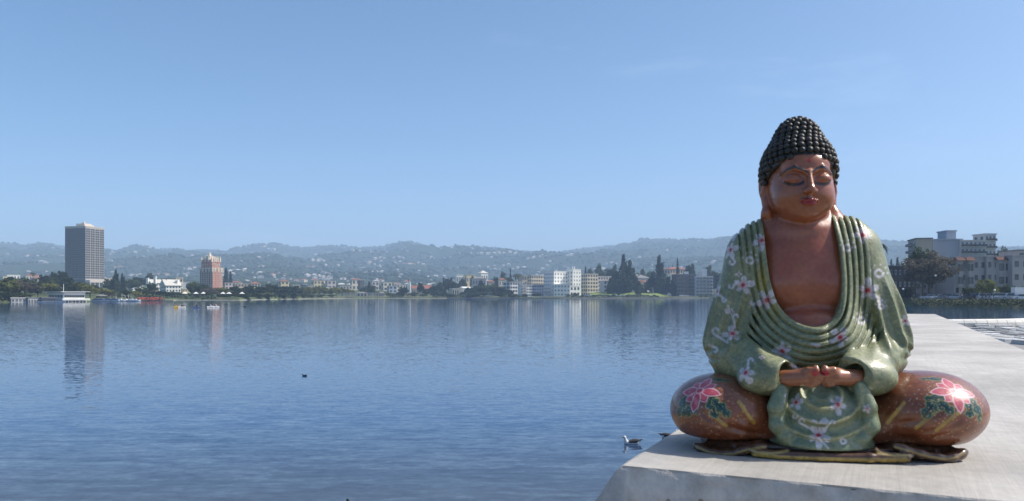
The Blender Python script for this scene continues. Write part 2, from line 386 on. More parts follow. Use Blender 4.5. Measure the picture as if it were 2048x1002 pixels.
# ------------------------------------------------------------------ paved terrace beyond the ledge, edged by a white coping
TZ = 2.15
M_SETT = mat('sett_stone', (0.36, 0.355, 0.35), 0.85, 0.3, 4, 0.4, 30, objrand=0.35)
M_SETT2 = mat('pale_sett_stone', (0.60, 0.585, 0.56), 0.8, 0.25, 4, 0.4, 30, objrand=0.25)
M_JOINT = mat('terrace_mortar', (0.24, 0.235, 0.23), 0.95, 0.2, 3)
M_COPE = mat('white_coping', (0.66, 0.63, 0.58), 0.6, 0.08, 2, 0.1, 30)
curve = [(11.5, 27.6), (14.0, 28.4), (16.4, 28.55), (18.0, 28.9), (20.2, 30.6), (22.5, 33.0), (26, 37.5), (32, 44)]
def smooth_curve(p, n):
    p = np.array(p); t = np.concatenate([[0], np.cumsum(np.hypot(*np.diff(p, axis=0).T))])
    tt = np.linspace(0, t[-1], n)
    c = np.stack([np.interp(tt, t, p[:, 0]), np.interp(tt, t, p[:, 1])], 1)
    for _ in range(12): c[1:-1] = (c[:-2] + 2 * c[1:-1] + c[2:]) / 4
    return c
cc = smooth_curve(curve, 60)
tp = [tuple(p) for p in cc] + [(40, 44), (40, 2), (3.4, 2), (3.9, 8)]
mb = MB(); mb.prism(tp, 0.0, TZ, axis='z'); terr = mb.obj('terrace', M_JOINT); tag(terr, kind='structure')
cope = empty('curved_coping', (cc[20][0], cc[20][1], 0))
tag(cope, 'white rounded concrete coping curving along the paved terrace edge', 'coping')
off0 = np.array([cc[20][0], cc[20][1]])
for k in range(0, 56, 1):
    a, b2 = cc[k], cc[k + 1]
    d = (b2 - a) / np.hypot(*(b2 - a)); nrm = np.array([-d[1], d[0]]); a2, b3 = a - off0, b2 - off0 - d * 0.012
    prof = [(-0.16, -0.05), (-0.16, 0.16), (-0.12, 0.25), (-0.05, 0.29), (0.05, 0.29), (0.12, 0.25), (0.16, 0.16), (0.16, -0.05)]
    mb = MB()
    vs_ = [(a2[0] + nrm[0] * q, a2[1] + nrm[1] * q, TZ + h) for q, h in prof] + [(b3[0] + nrm[0] * q, b3[1] + nrm[1] * q, TZ + h) for q, h in prof]
    n_ = len(prof)
    mb.add(vs_, [tuple(range(n_)), tuple(range(2 * n_ - 1, n_ - 1, -1))] + [(i, i + n_, (i + 1) % n_ + n_, (i + 1) % n_) for i in range(n_)])
    mb.obj('coping_stone', M_COPE, cope)
# setts in curved courses
mb = MB(); mb.hexa([(-.5, -.5, -.5), (.5, -.5, -.5), (.5, .5, -.5), (-.5, .5, -.5), (-.42, -.42, .5), (.42, -.42, .5), (.42, .42, .5), (-.42, .42, .5)])
sett_a = mb.mesh('sett', M_SETT); sett_b = mb.mesh('pale_sett', M_SETT2)
rs = random.Random(8); ctr = np.array([31.0, 19.0]); cells = []
for ir in range(0, 22):
    rad = 6.0 + ir * 0.62
    nseg = int(rad * math.pi * 1.1 / 0.62)
    for k in range(nseg):
        a = math.pi * 0.45 + (k + 0.5 * (ir % 2)) / nseg * math.pi * 1.1
        x, y = ctr[0] + rad * math.cos(a), ctr[1] + rad * math.sin(a)
        px = CX + F * x / y; py = HZ + F * (CAMZ - TZ) / y
        if px > 2075 or px < 1935 or y < 14: continue
        dc = np.hypot(cc[:, 0] - x, cc[:, 1] - y); j = int(dc.argmin())
        tdir = cc[min(j + 1, 59)] - cc[max(j - 1, 0)]
        if (x - cc[j][0]) * -tdir[1] + (y - cc[j][1]) * tdir[0] > -0.45 * np.hypot(*tdir): continue
        cells.append((x, y, a, ir))
cells.sort(key=lambda c: c[1]); cells = cells[:300]
for x, y, a, ir in cells:
    o = link('sett', sett_b if ir % 4 < 2 else sett_a, terr, (x, y, TZ + 0.035 + rs.uniform(-.012, .03)), a + rs.uniform(-.05, .05), (0.54 * rs.uniform(.9, 1.05), 0.54 * rs.uniform(.8, 1.05), 0.14))
# ================================================================== buildings
M_WHITE = mat('white_stucco', (0.78, 0.76, 0.70), 0.8, 0.05, 0.3)
M_CREAM = mat('cream_stucco', (0.62, 0.54, 0.40), 0.85, 0.08, 0.3)
M_TAN = mat('tan_stucco', (0.50, 0.40, 0.30), 0.85, 0.10, 0.3)
M_PINK = mat('dusty_pink_stucco', (0.50, 0.43, 0.405), 0.85, 0.08, 0.3)
M_YELLOW = mat('yellow_stucco', (0.62, 0.50, 0.26), 0.85, 0.08, 0.3)
M_GREY = mat('grey_panel', (0.46, 0.48, 0.50), 0.7, 0.06, 0.2)
M_BLUEGREY = mat('blue_grey_panel', (0.32, 0.36, 0.43), 0.65, 0.06, 0.2)
M_DARKB = mat('dark_brown_shingle', (0.10, 0.075, 0.06), 0.9, 0.2, 0.6)
M_BRICK = mat('red_brick', (0.36, 0.12, 0.075), 0.9, 0.15, 0.5)
M_BROWNB = mat('brown_brick', (0.16, 0.10, 0.085), 0.9, 0.15, 0.5)
M_STONE = mat('pale_stone_trim', (0.66, 0.56, 0.44), 0.85, 0.12, 0.3)
M_CONC = mat('tower_concrete', (0.44, 0.40, 0.36), 0.8, 0.08, 0.1)
M_TILE = mat('red_roof_tile', (0.27, 0.105, 0.065), 0.85, 0.2, 0.8)
M_SHADE_TILE = mat('shaded_roof_tile', (0.13, 0.06, 0.045), 0.9, 0.2, 0.8)  # roof tile darkened: the shade of the eaves is put into its colour
M_ROOF = mat('grey_roof', (0.20, 0.19, 0.18), 0.9, 0.15, 0.4)
M_PALEROOF = mat('pale_roof', (0.55, 0.52, 0.46), 0.85, 0.10, 0.4)
M_DGLASS = mat('dark_curtain_glass', (0.016, 0.019, 0.026), 0.35, 0.4, 0.08, spec=0.4)
M_DPANEL = mat('dark_spandrel', (0.03, 0.032, 0.036), 0.5, 0.2, 0.1)
M_FRAME = mat('window_frame_paint', (0.60, 0.58, 0.54), 0.7, 0.05, 1)
M_METAL = mat('dark_railing', (0.05, 0.05, 0.055), 0.5, 0.1, 1)
M_GALV = mat('pale_metal', (0.55, 0.56, 0.58), 0.45, 0.1, 1, metal=0.4)

def window_mesh(fr=0.10, mats=None, depth=0.12):
    mb = MB(); o, i = 0.5, 0.5 - fr
    mb.box(-o, -i, -depth, 0.03, -o, o); mb.box(i, o, -depth, 0.03, -o, o); mb.box(-i, i, -depth, 0.03, -o, -i); mb.box(-i, i, -depth, 0.03, i, o)
    mb.box(-i, i, -depth * 0.35, 0.02, -i, i, 1); mb.box(-0.03, 0.03, -depth * 0.7, 0.0, -i, i)
    return mb.mesh('window', *(mats or (M_FRAME, GLASS)))
WIN = window_mesh(); WIN_DARK = window_mesh(0.05, (M_METAL, GLASS)); WIN_STONE = window_mesh(0.17, (M_STONE, GLASS))
WIN_BAND = window_mesh(0.04, (M_CONC, M_DGLASS), 0.25)
WIN_CURT = window_mesh(0.035, (M_DPANEL, M_DGLASS), 0.10)

def corner(pxL, pxC, pxR, Yc, r, deep=12.0):
    """plan of a box from the photo columns of its left end, near corner and right end"""
    C = np.array([wx(pxC, Yc), Yc]); xd = np.array([math.cos(r), math.sin(r)]); yd = np.array([-math.sin(r), math.cos(r)])
    def run(px, d):
        k = (px - CX) / F; return (k * C[1] - C[0]) / (d[0] - k * d[1])
    return C, run(pxR, xd), (run(pxL, yd) if pxL is not None else deep)

def bld(name, label, cat, pxL, pxC, pxR, ytop, Yc, r, wall, roof=None, rows=0, cf=0, cs=0, wm=None, wf=(0.55, 0.55), style='flat',
        deep=12.0, group=None, z0=0.0, balcony=None, rise=2.2, zfrac=(0.0, 1.0), sink=1.5):
    r = R(max(r, math.degrees(math.atan(-(pxC - CX) / F)) + 16)) if pxC < 700 else R(r); C, sR, sL = corner(pxL, pxC, pxR, Yc, r, deep)
    base = gz(C[0], C[1]); top = wz(ytop, Yc); H = top - base
    root = empty(name, (C[0], C[1], base), r); tag(root, label, cat, group)
    mb = MB(); mb.box(0, sR, 0, sL, -sink, H); mb.obj('wall', wall, root)
    roof = roof or M_ROOF
    if style == 'flat':
        mb = MB(); o = 0.35; t = max(0.35, 0.02 * H)
        mb.box(-o, sR + o, -o, sL + o, H + 0.004, H + t); mb.obj('roof', roof, root)
    else:
        o = 0.7; mb = MB(); e = [(-o, -o, H + .01), (sR + o, -o, H + .01), (sR + o, sL + o, H + .01), (-o, sL + o, H + .01)]
        if style == 'hip':
            if sR > sL: a, b = (sL / 2, sL / 2, H + rise), (sR - sL / 2, sL / 2, H + rise)
            else: a, b = (sR / 2, sR / 2, H + rise), (sR / 2, sL - sR / 2, H + rise)
            if sR > sL: fs = [(0, 1, 5, 4), (1, 2, 5), (2, 3, 4, 5), (3, 0, 4), (3, 2, 1, 0)]
            else: fs = [(0, 1, 4), (1, 2, 5, 4), (2, 3, 5), (3, 0, 4, 5), (3, 2, 1, 0)]
        else:
            a, b = (-o, sL / 2, H + rise), (sR + o, sL / 2, H + rise); fs = [(0, 1, 5, 4), (1, 2, 5), (2, 3, 4, 5), (3, 0, 4), (3, 2, 1, 0)]
        mb.add(e + [a, b], fs); mb.obj('roof', roof, root)
    wm = wm or WIN
    z_lo, z_hi = H * zfrac[0], H * zfrac[1]
    for fi, (n, Ln) in enumerate(((cf, sR), (cs, sL))):
        for i in range(n):
            for j in range(rows):
                cw, ch = Ln / n, (z_hi - z_lo) / rows
                u, z = (i + 0.5) * cw, z_lo + (j + 0.5) * ch
                o = link('window', wm, root, (u, 0, z) if fi == 0 else (0, u, z), 0 if fi == 0 else -math.pi / 2, (cw * wf[0], 1, ch * wf[1]))
    if balcony:
        for fi, u0, u1 in balcony:
            Ln = sR if fi == 0 else sL
            for j in range(rows):
                z = z_lo + (j + 0.12) * (z_hi - z_lo) / rows
                mb = MB(); mb.box(0, (u1 - u0) * Ln, -1.3, -0.003, 0, 0.18); 
                b = mb.obj('balcony', M_CONC if wall is not M_GREY else M_GREY, root, loc=(u0 * Ln, 0, z) if fi == 0 else (0, u1 * Ln, z), rotz=0 if fi == 0 else -math.pi / 2)
                mb = MB(); w_ = (u1 - u0) * Ln; mb.box(0, w_, -1.28, -1.22, 0.2, 1.1)
                mb.obj('railing', M_METAL if balcony and wall not in (M_WHITE, M_CREAM) else M_CONC, b)
    return root, sR, sL, H

# ---- the dark office tower
Y0 = 945
root, sR, sL, H = bld('office_tower', 'tall dark glass tower with pale gridded concrete side behind the boathouse', 'tower', 130, 171, 208, 454, Y0, 74, M_CONC, M_CONC)
fl = 22; zb = H * 0.14
for j in range(fl):
    ch = (H * 0.985 - zb) / fl; z = zb + (j + 0.5) * ch
    for i in range(4):
        cw = sR / 4; link('window', WIN_BAND, root, ((i + 0.5) * cw, 0, z), 0, (cw * 0.92, 1.6, ch * 0.76))
    for i in range(3):
        cw = sL / 3; link('window', WIN_CURT, root, (0, (i + 0.5) * cw, z), -math.pi / 2, (cw * 0.985, 1, ch * 0.97))
mb = MB(); mb.box(-0.15, -0.01, 0, sL, -1, zb - 0.3); mb.obj('lobby_glass', M_DGLASS, root)
mb = MB(); mb.box(sR * 0.10, sR * 0.48, sL * 0.14, sL * 0.55, H, H + 4.6); mb.box(sR * 0.52, sR * 0.68, sL * 0.2, sL * 0.5, H, H + 3.4); mb.box(sR * 0.25, sR * 0.32, sL * 0.3, sL * 0.4, H, H + 6.6); mb.obj('rooftop_plant', M_STONE, root)
mb = MB()
mb.box(-1, sR + 2, -7, -0.2, zb * 0.55, zb * 0.85)
for k in range(5): mb.box(1 + k * (sR - 2) / 4 - 0.5, 1 + k * (sR - 2) / 4 + 0.5, -6.5, -5.5, -1, zb * 0.55)
mb.obj('podium', M_CONC, root)

# ---- brick apartment tower with pinnacles
root, sR, sL, H = bld('brick_apartment_tower', 'red brick apartment tower with pale stone pinnacles on its stepped top', 'tower', 400, 425, 445, 538, 880, 62, M_BRICK, M_STONE, wm=WIN_STONE)
mb = MB(); mb.box(-0.12, -0.003, 0, sL, -1, H); mb.obj('brown_side', M_BROWNB, root)  # sheet of darker brown over the left face of the red walls
for j in range(9):
    ch = H * 0.9 / 9; z = H * 0.12 + (j + 0.5) * ch * 0.97
    for u in (0.12, 0.36, 0.52, 0.72, 0.92): link('window', WIN_STONE, root, (u * sR, 0, z), 0, (sR * (0.15 if u in (0.12, 0.72, 0.92) else 0.08), 1.3, ch * 0.55))
    for u in (0.12, 0.32, 0.5, 0.68, 0.86): link('window', WIN_STONE, root, (-0.12, u * sL, z), -math.pi / 2, (sL * 0.08, 1, ch * 0.5))
H2 = wz(519, 880) - gz(wx(425, 880), 880)
mb = MB(); mb.box(sR * 0.04, sR * 0.88, sL * 0.08, sL * 0.92, H, H2); mb.obj('upper_storeys', M_BRICK, root)
for j in range(3):
    for u in (0.14, 0.32, 0.46, 0.62, 0.78): link('window', WIN_STONE, root, (sR * u, sL * 0.08, H + (j + 0.5) * (H2 - H) / 3), 0, (sR * 0.10, 1.5, (H2 - H) / 3 * 0.6))
    for u in (0.22, 0.42, 0.6, 0.8): link('window', WIN_STONE, root, (sR * 0.04, sL * u, H + (j + 0.5) * (H2 - H) / 3), -math.pi / 2, (sL * 0.08, 1.2, (H2 - H) / 3 * 0.6))
H3 = wz(511, 880) - gz(wx(425, 880), 880)
mb = MB(); mb.box(sR * 0.10, sR * 0.5, sL * 0.3, sL * 0.62, H2, H3); t_ = mb.obj('lantern', M_STONE, root)
mb = MB(); mb.cyl((sR * 0.3, sL * 0.46, 0), 2.0, 0.3, H3, H3 + 4.2, 8); mb.obj('spire', M_STONE, root)
for (u, v) in [(0.05, 0.09), (0.3, 0.09), (0.45, 0.09), (0.62, 0.09), (0.87, 0.09), (0.05, 0.35), (0.05, 0.6), (0.05, 0.91), (0.87, 0.5)]:
    mb = MB(); mb.box(sR * u - 0.7, sR * u + 0.7, sL * v - 0.7, sL * v + 0.7, H2 - 2.5, H2 + 1.6); mb.cyl((sR * u, sL * v, 0), 0.85, 0.1, H2 + 1.6, H2 + 4.0, 6); mb.obj('pinnacle', M_STONE, root)
for (u, v) in [(0.0, 0.0), (0.22, 0.0), (0.6, 0.0), (0.84, 0.0), (1.0, 0.0), (0.0, 0.25), (0.0, 0.5), (0.0, 0.75), (0.0, 1.0)]:
    mb = MB(); mb.box(sR * u - 0.6, sR * u + 0.6, sL * v - 0.6, sL * v + 0.6, H - 3, H + 1.8); mb.obj('pinnacle', M_STONE, root)

# ---- white gabled mansion by the left shore
bld('mansion', 'large white gabled mansion above the left shore trees', 'house', 320, 332, 362, 571, 640, 40, M_WHITE, M_PALEROOF, rows=2, cf=5, cs=3, style='gable', rise=5.0, wf=(0.5, 0.5), wm=WIN_DARK, zfrac=(0.25, 1))
bld('mansion_wing', 'white mansion wing with two tall chimneys', 'house', 295, 303, 324, 566, 670, 40, M_WHITE, M_PALEROOF, rows=2, cf=3, cs=2, style='gable', rise=3.2, wm=WIN_DARK, zfrac=(0.3, 1))
for px, yt, cl in ((295, 557, 'tall white chimney at the free end of the mansion wing'), (310, 554, 'tallest white chimney, in the middle of the mansion wing'), (333, 560, 'white chimney at the shaded end of the mansion roof'), (354, 562, 'white chimney at the sunlit end of the mansion roof')):
    Yq = 668 if px < 320 else 648; x = wx(px, Yq); zt = wz(yt, Yq); mb = MB(); mb.box(-0.9, 0.9, -0.9, 0.9, 0, zt - gz(x, Yq)); mb.box(-1.15, 1.15, -1.15, 1.15, zt - gz(x, Yq), zt - gz(x, Yq) + 0.5)
    tag(mb.obj('chimney_stack', M_WHITE, loc=(x, Yq, gz(x, Yq))), cl, 'chimney', 'mansion chimneys')
bld('apartment_block', 'cream flat-topped block standing behind the white mansion', 'building', 322, 352, 366, 556, 740, 40, M_CREAM, M_CREAM, rows=3, cf=2, cs=4, wm=WIN_DARK)
bld('garage_block', 'yellow ochre low block beside the white mansion', 'building', 362, 365, 380, 578, 620, 30, M_YELLOW, M_PALEROOF, rows=2, cf=3, cs=0, deep=9)
bld('office_block', 'dark grey block between the mansion and the brick tower', 'building', None, 361, 380, 563, 760, 20, M_BLUEGREY, M_ROOF, deep=20)

# ---- white lakeside hotel
root, sR, sL, H = bld('hotel', 'tall white stucco apartment hotel by the far shore lawn', 'building', 1088, 1108, 1136, 543, 790, 38, M_WHITE, M_WHITE, rows=6, cf=5, cs=5, wm=WIN_DARK, wf=(0.32, 0.45), zfrac=(0.1, 0.97))
bld('hotel_wing', 'white hotel tower wing with narrow windows and rooftop masts', 'building', 1133, 1146, 1162, 539, 796, 38, M_WHITE, M_WHITE, rows=6, cf=3, cs=2, wm=WIN_DARK, wf=(0.25, 0.45), zfrac=(0.1, 0.95))
for px in (1146, 1150): mb = MB(); mb.box(-0.5, 0.5, -0.5, 0.5, 0, 3.4); tag(mb.obj('rooftop_vent', M_WHITE, loc=(wx(px, 800), 806, wz(539, 800))), 'small white vent pipe on the hotel roof', 'vent', 'hotel roof vents')
bld('lakeside_annex', 'pale grey low annex in front of the white hotel', 'building', 1092, 1108, 1140, 569, 768, 4, M_WHITE, M_WHITE, rows=3, cf=5, cs=4, wm=WIN, wf=(0.5, 0.45))
bld('white_annex', 'white porch block joined to the pale grey annex', 'building', None, 1140, 1160, 572, 772, 32, M_WHITE, M_WHITE, rows=2, cf=3, wm=WIN_DARK)
# ---- cream apartments right of the hotel
bld('apartment_block', 'cream apartment block with brown balcony bays beside the hotel', 'building', 1163, 1175, 1196, 548, 830, 34, M_CREAM, M_PALEROOF, rows=6, cf=4, cs=3, wm=WIN_DARK, wf=(0.6, 0.6))
bld('apartment_block', 'pinkish apartment block behind the parked cars', 'building', 1192, 1196, 1222, 553, 850, 34, M_PINK, M_PALEROOF, rows=5, cf=5, wm=WIN_DARK)
bld('apartment_block', 'small grey apartment block half hidden by the great lawn tree', 'building', None, 1208, 1232, 562, 815, 20, M_BLUEGREY, M_ROOF, rows=4, cf=4, wm=WIN_DARK, deep=10)
bld('house', 'white house with a red tiled roof between the lawn trees', 'house', 1270, 1290, 1297, 565, 830, 50, M_WHITE, M_TILE, rows=2, cf=1, cs=2, style='hip', rise=2.5)
bld('house', 'grey roofed house above the lawn', 'house', 1262, 1275, 1300, 556, 880, 20, M_PINK, M_ROOF, rows=2, cf=4, style='hip', rise=4)
bld('house', 'cream house peeping over the lawn trees', 'house', None, 1266, 1276, 549, 930, 30, M_CREAM, M_PALEROOF, rows=2, cf=2)
bld('apartment_block', 'tan terraced apartments with red tiled roofs on the rise', 'building', 1324, 1340, 1376, 538, 900, 26, M_TAN, M_TILE, rows=5, cf=7, cs=3, wm=WIN_DARK, style='hip', rise=2.5)
bld('apartment_block', 'white apartment strip below the tan terraces', 'building', None, 1328, 1352, 549, 870, 15, M_WHITE, M_PALEROOF, rows=3, cf=5, wm=WIN_DARK)
bld('apartment_block', 'brown brick apartment block with pale balcony bands beside the lawn', 'building', None, 1353, 1392, 549, 790, 6, M_BROWNB, M_ROOF, rows=6, cf=5, wm=WIN_DARK, wf=(0.6, 0.5), balcony=[(0, 0.02, 0.42), (0, 0.68, 0.98)], deep=16)
bld('apartment_block', 'grey apartment block with white wraparound balconies at the end of the lawn', 'building', 1389, 1392, 1426, 553, 780, 14, M_GREY, M_PALEROOF, rows=6, cf=5, wm=WIN_DARK, wf=(0.7, 0.5), balcony=[(0, 0.02, 0.98)], deep=16)
for px, yt, Yq in ((1412, 538, 800), (1375, 543, 806)): mb = MB(); x = wx(px, Yq); mb.box(-2, 2, -2, 2, 0, wz(yt, Yq) - gz(x, Yq)); tag(mb.obj('stair_tower', M_WHITE, loc=(x, Yq + 6, gz(x, Yq))), 'narrow white stair tower rising over the balcony blocks', 'tower', 'stair towers')
# ---- buildings left of the hotel
bld('apartment_block', 'white flat roofed apartments left of the hotel with dark garage fronts', 'building', 1006, 1020, 1050, 564, 800, 30, M_WHITE, M_PALEROOF, rows=4, cf=6, cs=2, wm=WIN_DARK, wf=(0.7, 0.5))
bld('apartment_block', 'pale apartments with white bay fronts near the shore road', 'building', 1036, 1042, 1068, 570, 775, 26, M_WHITE, M_PALEROOF, rows=4, cf=5, wm=WIN_DARK, wf=(0.7, 0.5), balcony=[(0, 0.05, 0.45)])
bld('apartment_block', 'tall cream apartments stepping up beside the hotel', 'building', 1055, 1063, 1090, 551, 820, 30, M_CREAM, M_PALEROOF, rows=6, cf=6, cs=2, wm=WIN_DARK)
bld('apartment_block', 'grey blue apartments just left of the hotel', 'building', None, 1068, 1088, 570, 780, 12, M_BLUEGREY, M_ROOF, rows=4, cf=4, wm=WIN_DARK)
bld('house', 'white house with a pyramid roof on top of the rise', 'house', 955, 962, 976, 546, 1050, 30, M_WHITE, M_PALEROOF, rows=2, cf=3, style='hip', rise=3.5)
bld('house', 'white arched house at the left end of the rise', 'house', 910, 913, 927, 550, 1000, 26, M_WHITE, M_WHITE, rows=2, cf=4, wm=WIN_DARK)
bld('house', 'yellow stucco house on the rise beside the white arched house', 'house', 929, 933, 952, 550, 1000, 26, M_YELLOW, M_PALEROOF, rows=2, cf=4, cs=1)
bld('house', 'peach house with brown roof halfway up the rise', 'house', 973, 977, 989, 563, 900, 28, M_TAN, M_TILE, rows=3, cf=3, style='hip', rise=1.5)
bld('house', 'cream house with wide eaves near the palms', 'house', 996, 999, 1012, 559, 900, 26, M_CREAM, M_TILE, rows=2, cf=3, style='hip', rise=1.6)
bld('house', 'grey blue long house roof below the yellow house', 'house', None, 945, 972, 557, 940, 8, M_PINK, M_ROOF, rows=2, cf=5, style='hip', rise=2)
bld('house', 'white flat house low on the left of the rise', 'house', None, 905, 918, 577, 840, 20, M_CREAM, M_WHITE, rows=1, cf=3, wm=WIN_DARK)
bld('house', 'white sloped roof house beside the low flat house', 'house', None, 927, 941, 576, 850, 26, M_WHITE, M_WHITE, rows=1, cf=3, wm=WIN_DARK, style='gable', rise=1.5)
bld('house', 'long white roofed pavilion between shore trees on the rise', 'house', None, 948, 966, 574, 850, 26, M_CREAM, M_WHITE, rows=1, cf=3)
bld('apartment_block', 'pink apartment block near the palms', 'building', None, 1044, 1062, 552, 860, 20, M_TAN, M_PALEROOF, rows=4, cf=4, wm=WIN_DARK)
# ---- church and pergola
bld('church_nave', 'church nave with a red tiled roof beside the white bell tower', 'church', 822, 824, 836, 577, 960, 26, M_CREAM, M_TILE, rows=1, cf=3, style='gable', rise=3.5, wm=WIN_DARK)
bld('church_hall', 'long hall with a red tiled roof beyond the church', 'church', 843, 846, 864, 577, 970, 26, M_TAN, M_TILE, rows=1, cf=5, style='gable', rise=4, wm=WIN_DARK)
x, Yq = wx(818, 955), 955; g0 = gz(x, Yq); t = empty('bell_tower', (x, Yq, g0)); tag(t, 'slim white bell tower of the church with a pointed cap', 'tower')
h = wz(568, Yq) - g0
mb = MB(); mb.box(-2, 2, -2, 2, -1, h); mb.obj('shaft', M_WHITE, t); mb = MB(); mb.box(-1.5, 1.5, -1.5, 1.5, h, h + 3); mb.obj('belfry', M_WHITE, t); mb = MB(); mb.cyl((0, 0, 0), 1.7, 0.1, h + 3, h + 6, 8); mb.obj('cap', M_TILE, t)
for k, (a, b) in enumerate(((714, 734), (758, 770))):
    bld('pergola_pavilion', 'tile roofed lakeside pergola pavilion at the %s end of the colonnade' % ('wider' if k == 0 else 'narrower'), 'pavilion', None, a, b, 586.5, 768, 8, M_STONE, M_ROOF, rows=1, cf=3, wm=WIN_DARK, style='hip', rise=1.6, deep=8, wf=(0.5, 0.8))
for a, b, lab in ((680, 713, 'pale colonnade reaching from the wider pavilion towards the olive trees'), (735, 757, 'pale colonnade running between the two pergola pavilions')):
    Yq = 768; root = empty('colonnade', (wx(a, Yq), Yq, gz(wx(a, Yq), Yq))); tag(root, lab, 'colonnade'); W_ = wx(b, Yq) - wx(a, Yq); n = int((b - a) / 2.6)
    for i in range(n): mb = MB(); mb.cyl((W_ * i / (n - 1), 0, 0), 0.42, 0.36, -0.5, 3.1, 8); mb.obj('column', M_STONE, root)
    mb = MB(); mb.box(-0.5, W_ + 0.5, -0.5, 0.5, 3.1, 3.6); mb.obj('beam', M_STONE, root)
# ---- left shore: boathouse and sheds
Yb = 372
root, sR, sL, H = bld('boathouse', 'white two storey boathouse with a flat roof and upper deck on the lake', 'boathouse', 96, 127, 170, 585.6, Yb, 38, M_WHITE, M_PALEROOF, rows=0)
for i in range(8): link('window', WIN_DARK, root, ((i + 0.7) * sR / 8.4, 0, H * 0.74), 0, (sR / 9.5, 1, H * 0.16))
for i in range(9): link('window', WIN_DARK, root, ((i + 0.5) * sR / 9, 0, H * 0.26), 0, (sR / 11, 1, H * 0.3))
for i in range(5): link('window', WIN_DARK, root, (0, (i + 0.7) * sL / 5.6, H * 0.74), -math.pi / 2, (sL / 8, 1, H * 0.16))
mb = MB(); mb.box(-1.0, sR + 1.5, -2.2, -0.02, H * 0.44, H * 0.58); mb.obj('deck', M_WHITE, root)
for i in range(7): mb = MB(); mb.box(i * sR / 6 - .1, i * sR / 6 + .1, -2.0, -1.8, -1, H * 0.44); mb.obj('post', M_WHITE, root)
mb = MB(); mb.box(-1.6, sR + 1.8, -1.6, sL + 1, H + 0.38, H + 0.62); mb.obj('eave', M_WHITE, root)
M_GSHED = mat('pale_green_shed', (0.50, 0.55, 0.52), 0.8, 0.1, 0.5)
bld('boat_shed', 'pale green boat shed with white doors next to the boathouse', 'shed', None, 56, 84, 596.0, 362, 12, M_GSHED, M_ROOF, rows=1, cf=5, wm=WIN, wf=(0.8, 0.8), deep=8)
bld('boat_shed', 'white open boat shed at the far left of the sheds', 'shed', None, 22, 52, 596.6, 358, 10, M_GSHED, M_PALEROOF, rows=1, cf=4, wm=WIN, wf=(0.8, 0.75), deep=8)
bld('covered_dock', 'low dark covered dock joining the shed and the boathouse', 'dock', None, 84, 112, 595.8, 364, 14, M_BLUEGREY, M_ROOF, rows=1, cf=5, wm=WIN_DARK, wf=(0.9, 0.8), deep=9)
bld('kiosk', 'small dark roofed shelter between the boathouse and the moored boats', 'shelter', None, 198, 214, 592.0, 424, 10, M_DARKB, M_ROOF, rows=1, cf=2, style='hip', rise=0.9, deep=5)
# ---- left town behind the trees
for a in ((0, 6, 22, 553, 1000, M_CREAM, M_PALEROOF, 'cream flat house at the left edge above the trees'), (8, 14, 40, 550, 1050, M_WHITE, M_WHITE, 'long white flat roofed house above the left trees'), (46, 52, 82, 551, 1100, M_CREAM, M_TILE, 'cream house with dull red roof left of the tower'),
          (62, 68, 84, 556, 980, M_PINK, M_TILE, 'dusty pink block below the cream house'), (208, 212, 226, 556, 1150, M_TAN, M_PALEROOF, 'tan block just right of the dark tower'), (240, 246, 268, 562, 900, M_CREAM, M_PALEROOF, 'cream villa right of the dark conifers'),
          (255, 262, 286, 571, 760, M_WHITE, M_PALEROOF, 'low white club house below the villa'), (446, 450, 478, 565, 900, M_PINK, M_ROOF, 'grey pink block right of the brick tower'), (466, 470, 500, 568, 860, M_TAN, M_PALEROOF, 'tan low block behind the dark shore trees'),
          (498, 503, 521, 567, 850, M_CREAM, M_TILE, 'peach house with hipped roof above the dark shore trees'), (556, 562, 578, 562, 1100, M_YELLOW, M_TILE, 'yellow house with small tower above the olive trees'), (582, 586, 600, 570, 1000, M_CREAM, M_PALEROOF, 'cream house behind the olive tree row'),
          (612, 617, 630, 572, 950, M_CREAM, M_PALEROOF, 'pale house beside the white theatre roof'), (640, 646, 676, 575, 930, M_WHITE, M_WHITE, 'long white theatre roof above the olive tree row'), (622, 628, 648, 561, 1250, M_YELLOW, M_ROOF, 'ochre block above the theatre roof'),
          (650, 655, 672, 561, 1250, M_PINK, M_ROOF, 'pinkish flats above the theatre roof'), (676, 680, 704, 572, 1000, M_PINK, M_PALEROOF, 'grey flats behind the pergola'), (700, 704, 720, 559, 1200, M_CREAM, M_TILE, 'cream block with brown bay left of the dark slab'),
          (716, 720, 729, 560, 1150, M_DARKB, M_PALEROOF, 'dark slab block with pale end wall above the pergola'), (740, 744, 758, 563, 1200, M_PINK, M_ROOF, 'grey flats above the narrower pavilion'), (762, 767, 784, 565, 1150, M_CREAM, M_PALEROOF, 'pale flats left of the church'),
          (774, 778, 794, 572, 1000, M_BLUEGREY, M_PALEROOF, 'blue grey house left of the church tower'), (790, 794, 812, 570, 1080, M_CREAM, M_PALEROOF, 'cream house behind the church tower')):
    bld('town_block', a[7], 'building', a[0], a[1], a[2], a[3], a[4], 30, a[5], a[6], rows=2, cf=max(2, int((a[2] - a[1]) / 6)), cs=1, wm=WIN_DARK, style='hip' if a[6] is M_TILE else 'flat', rise=2)

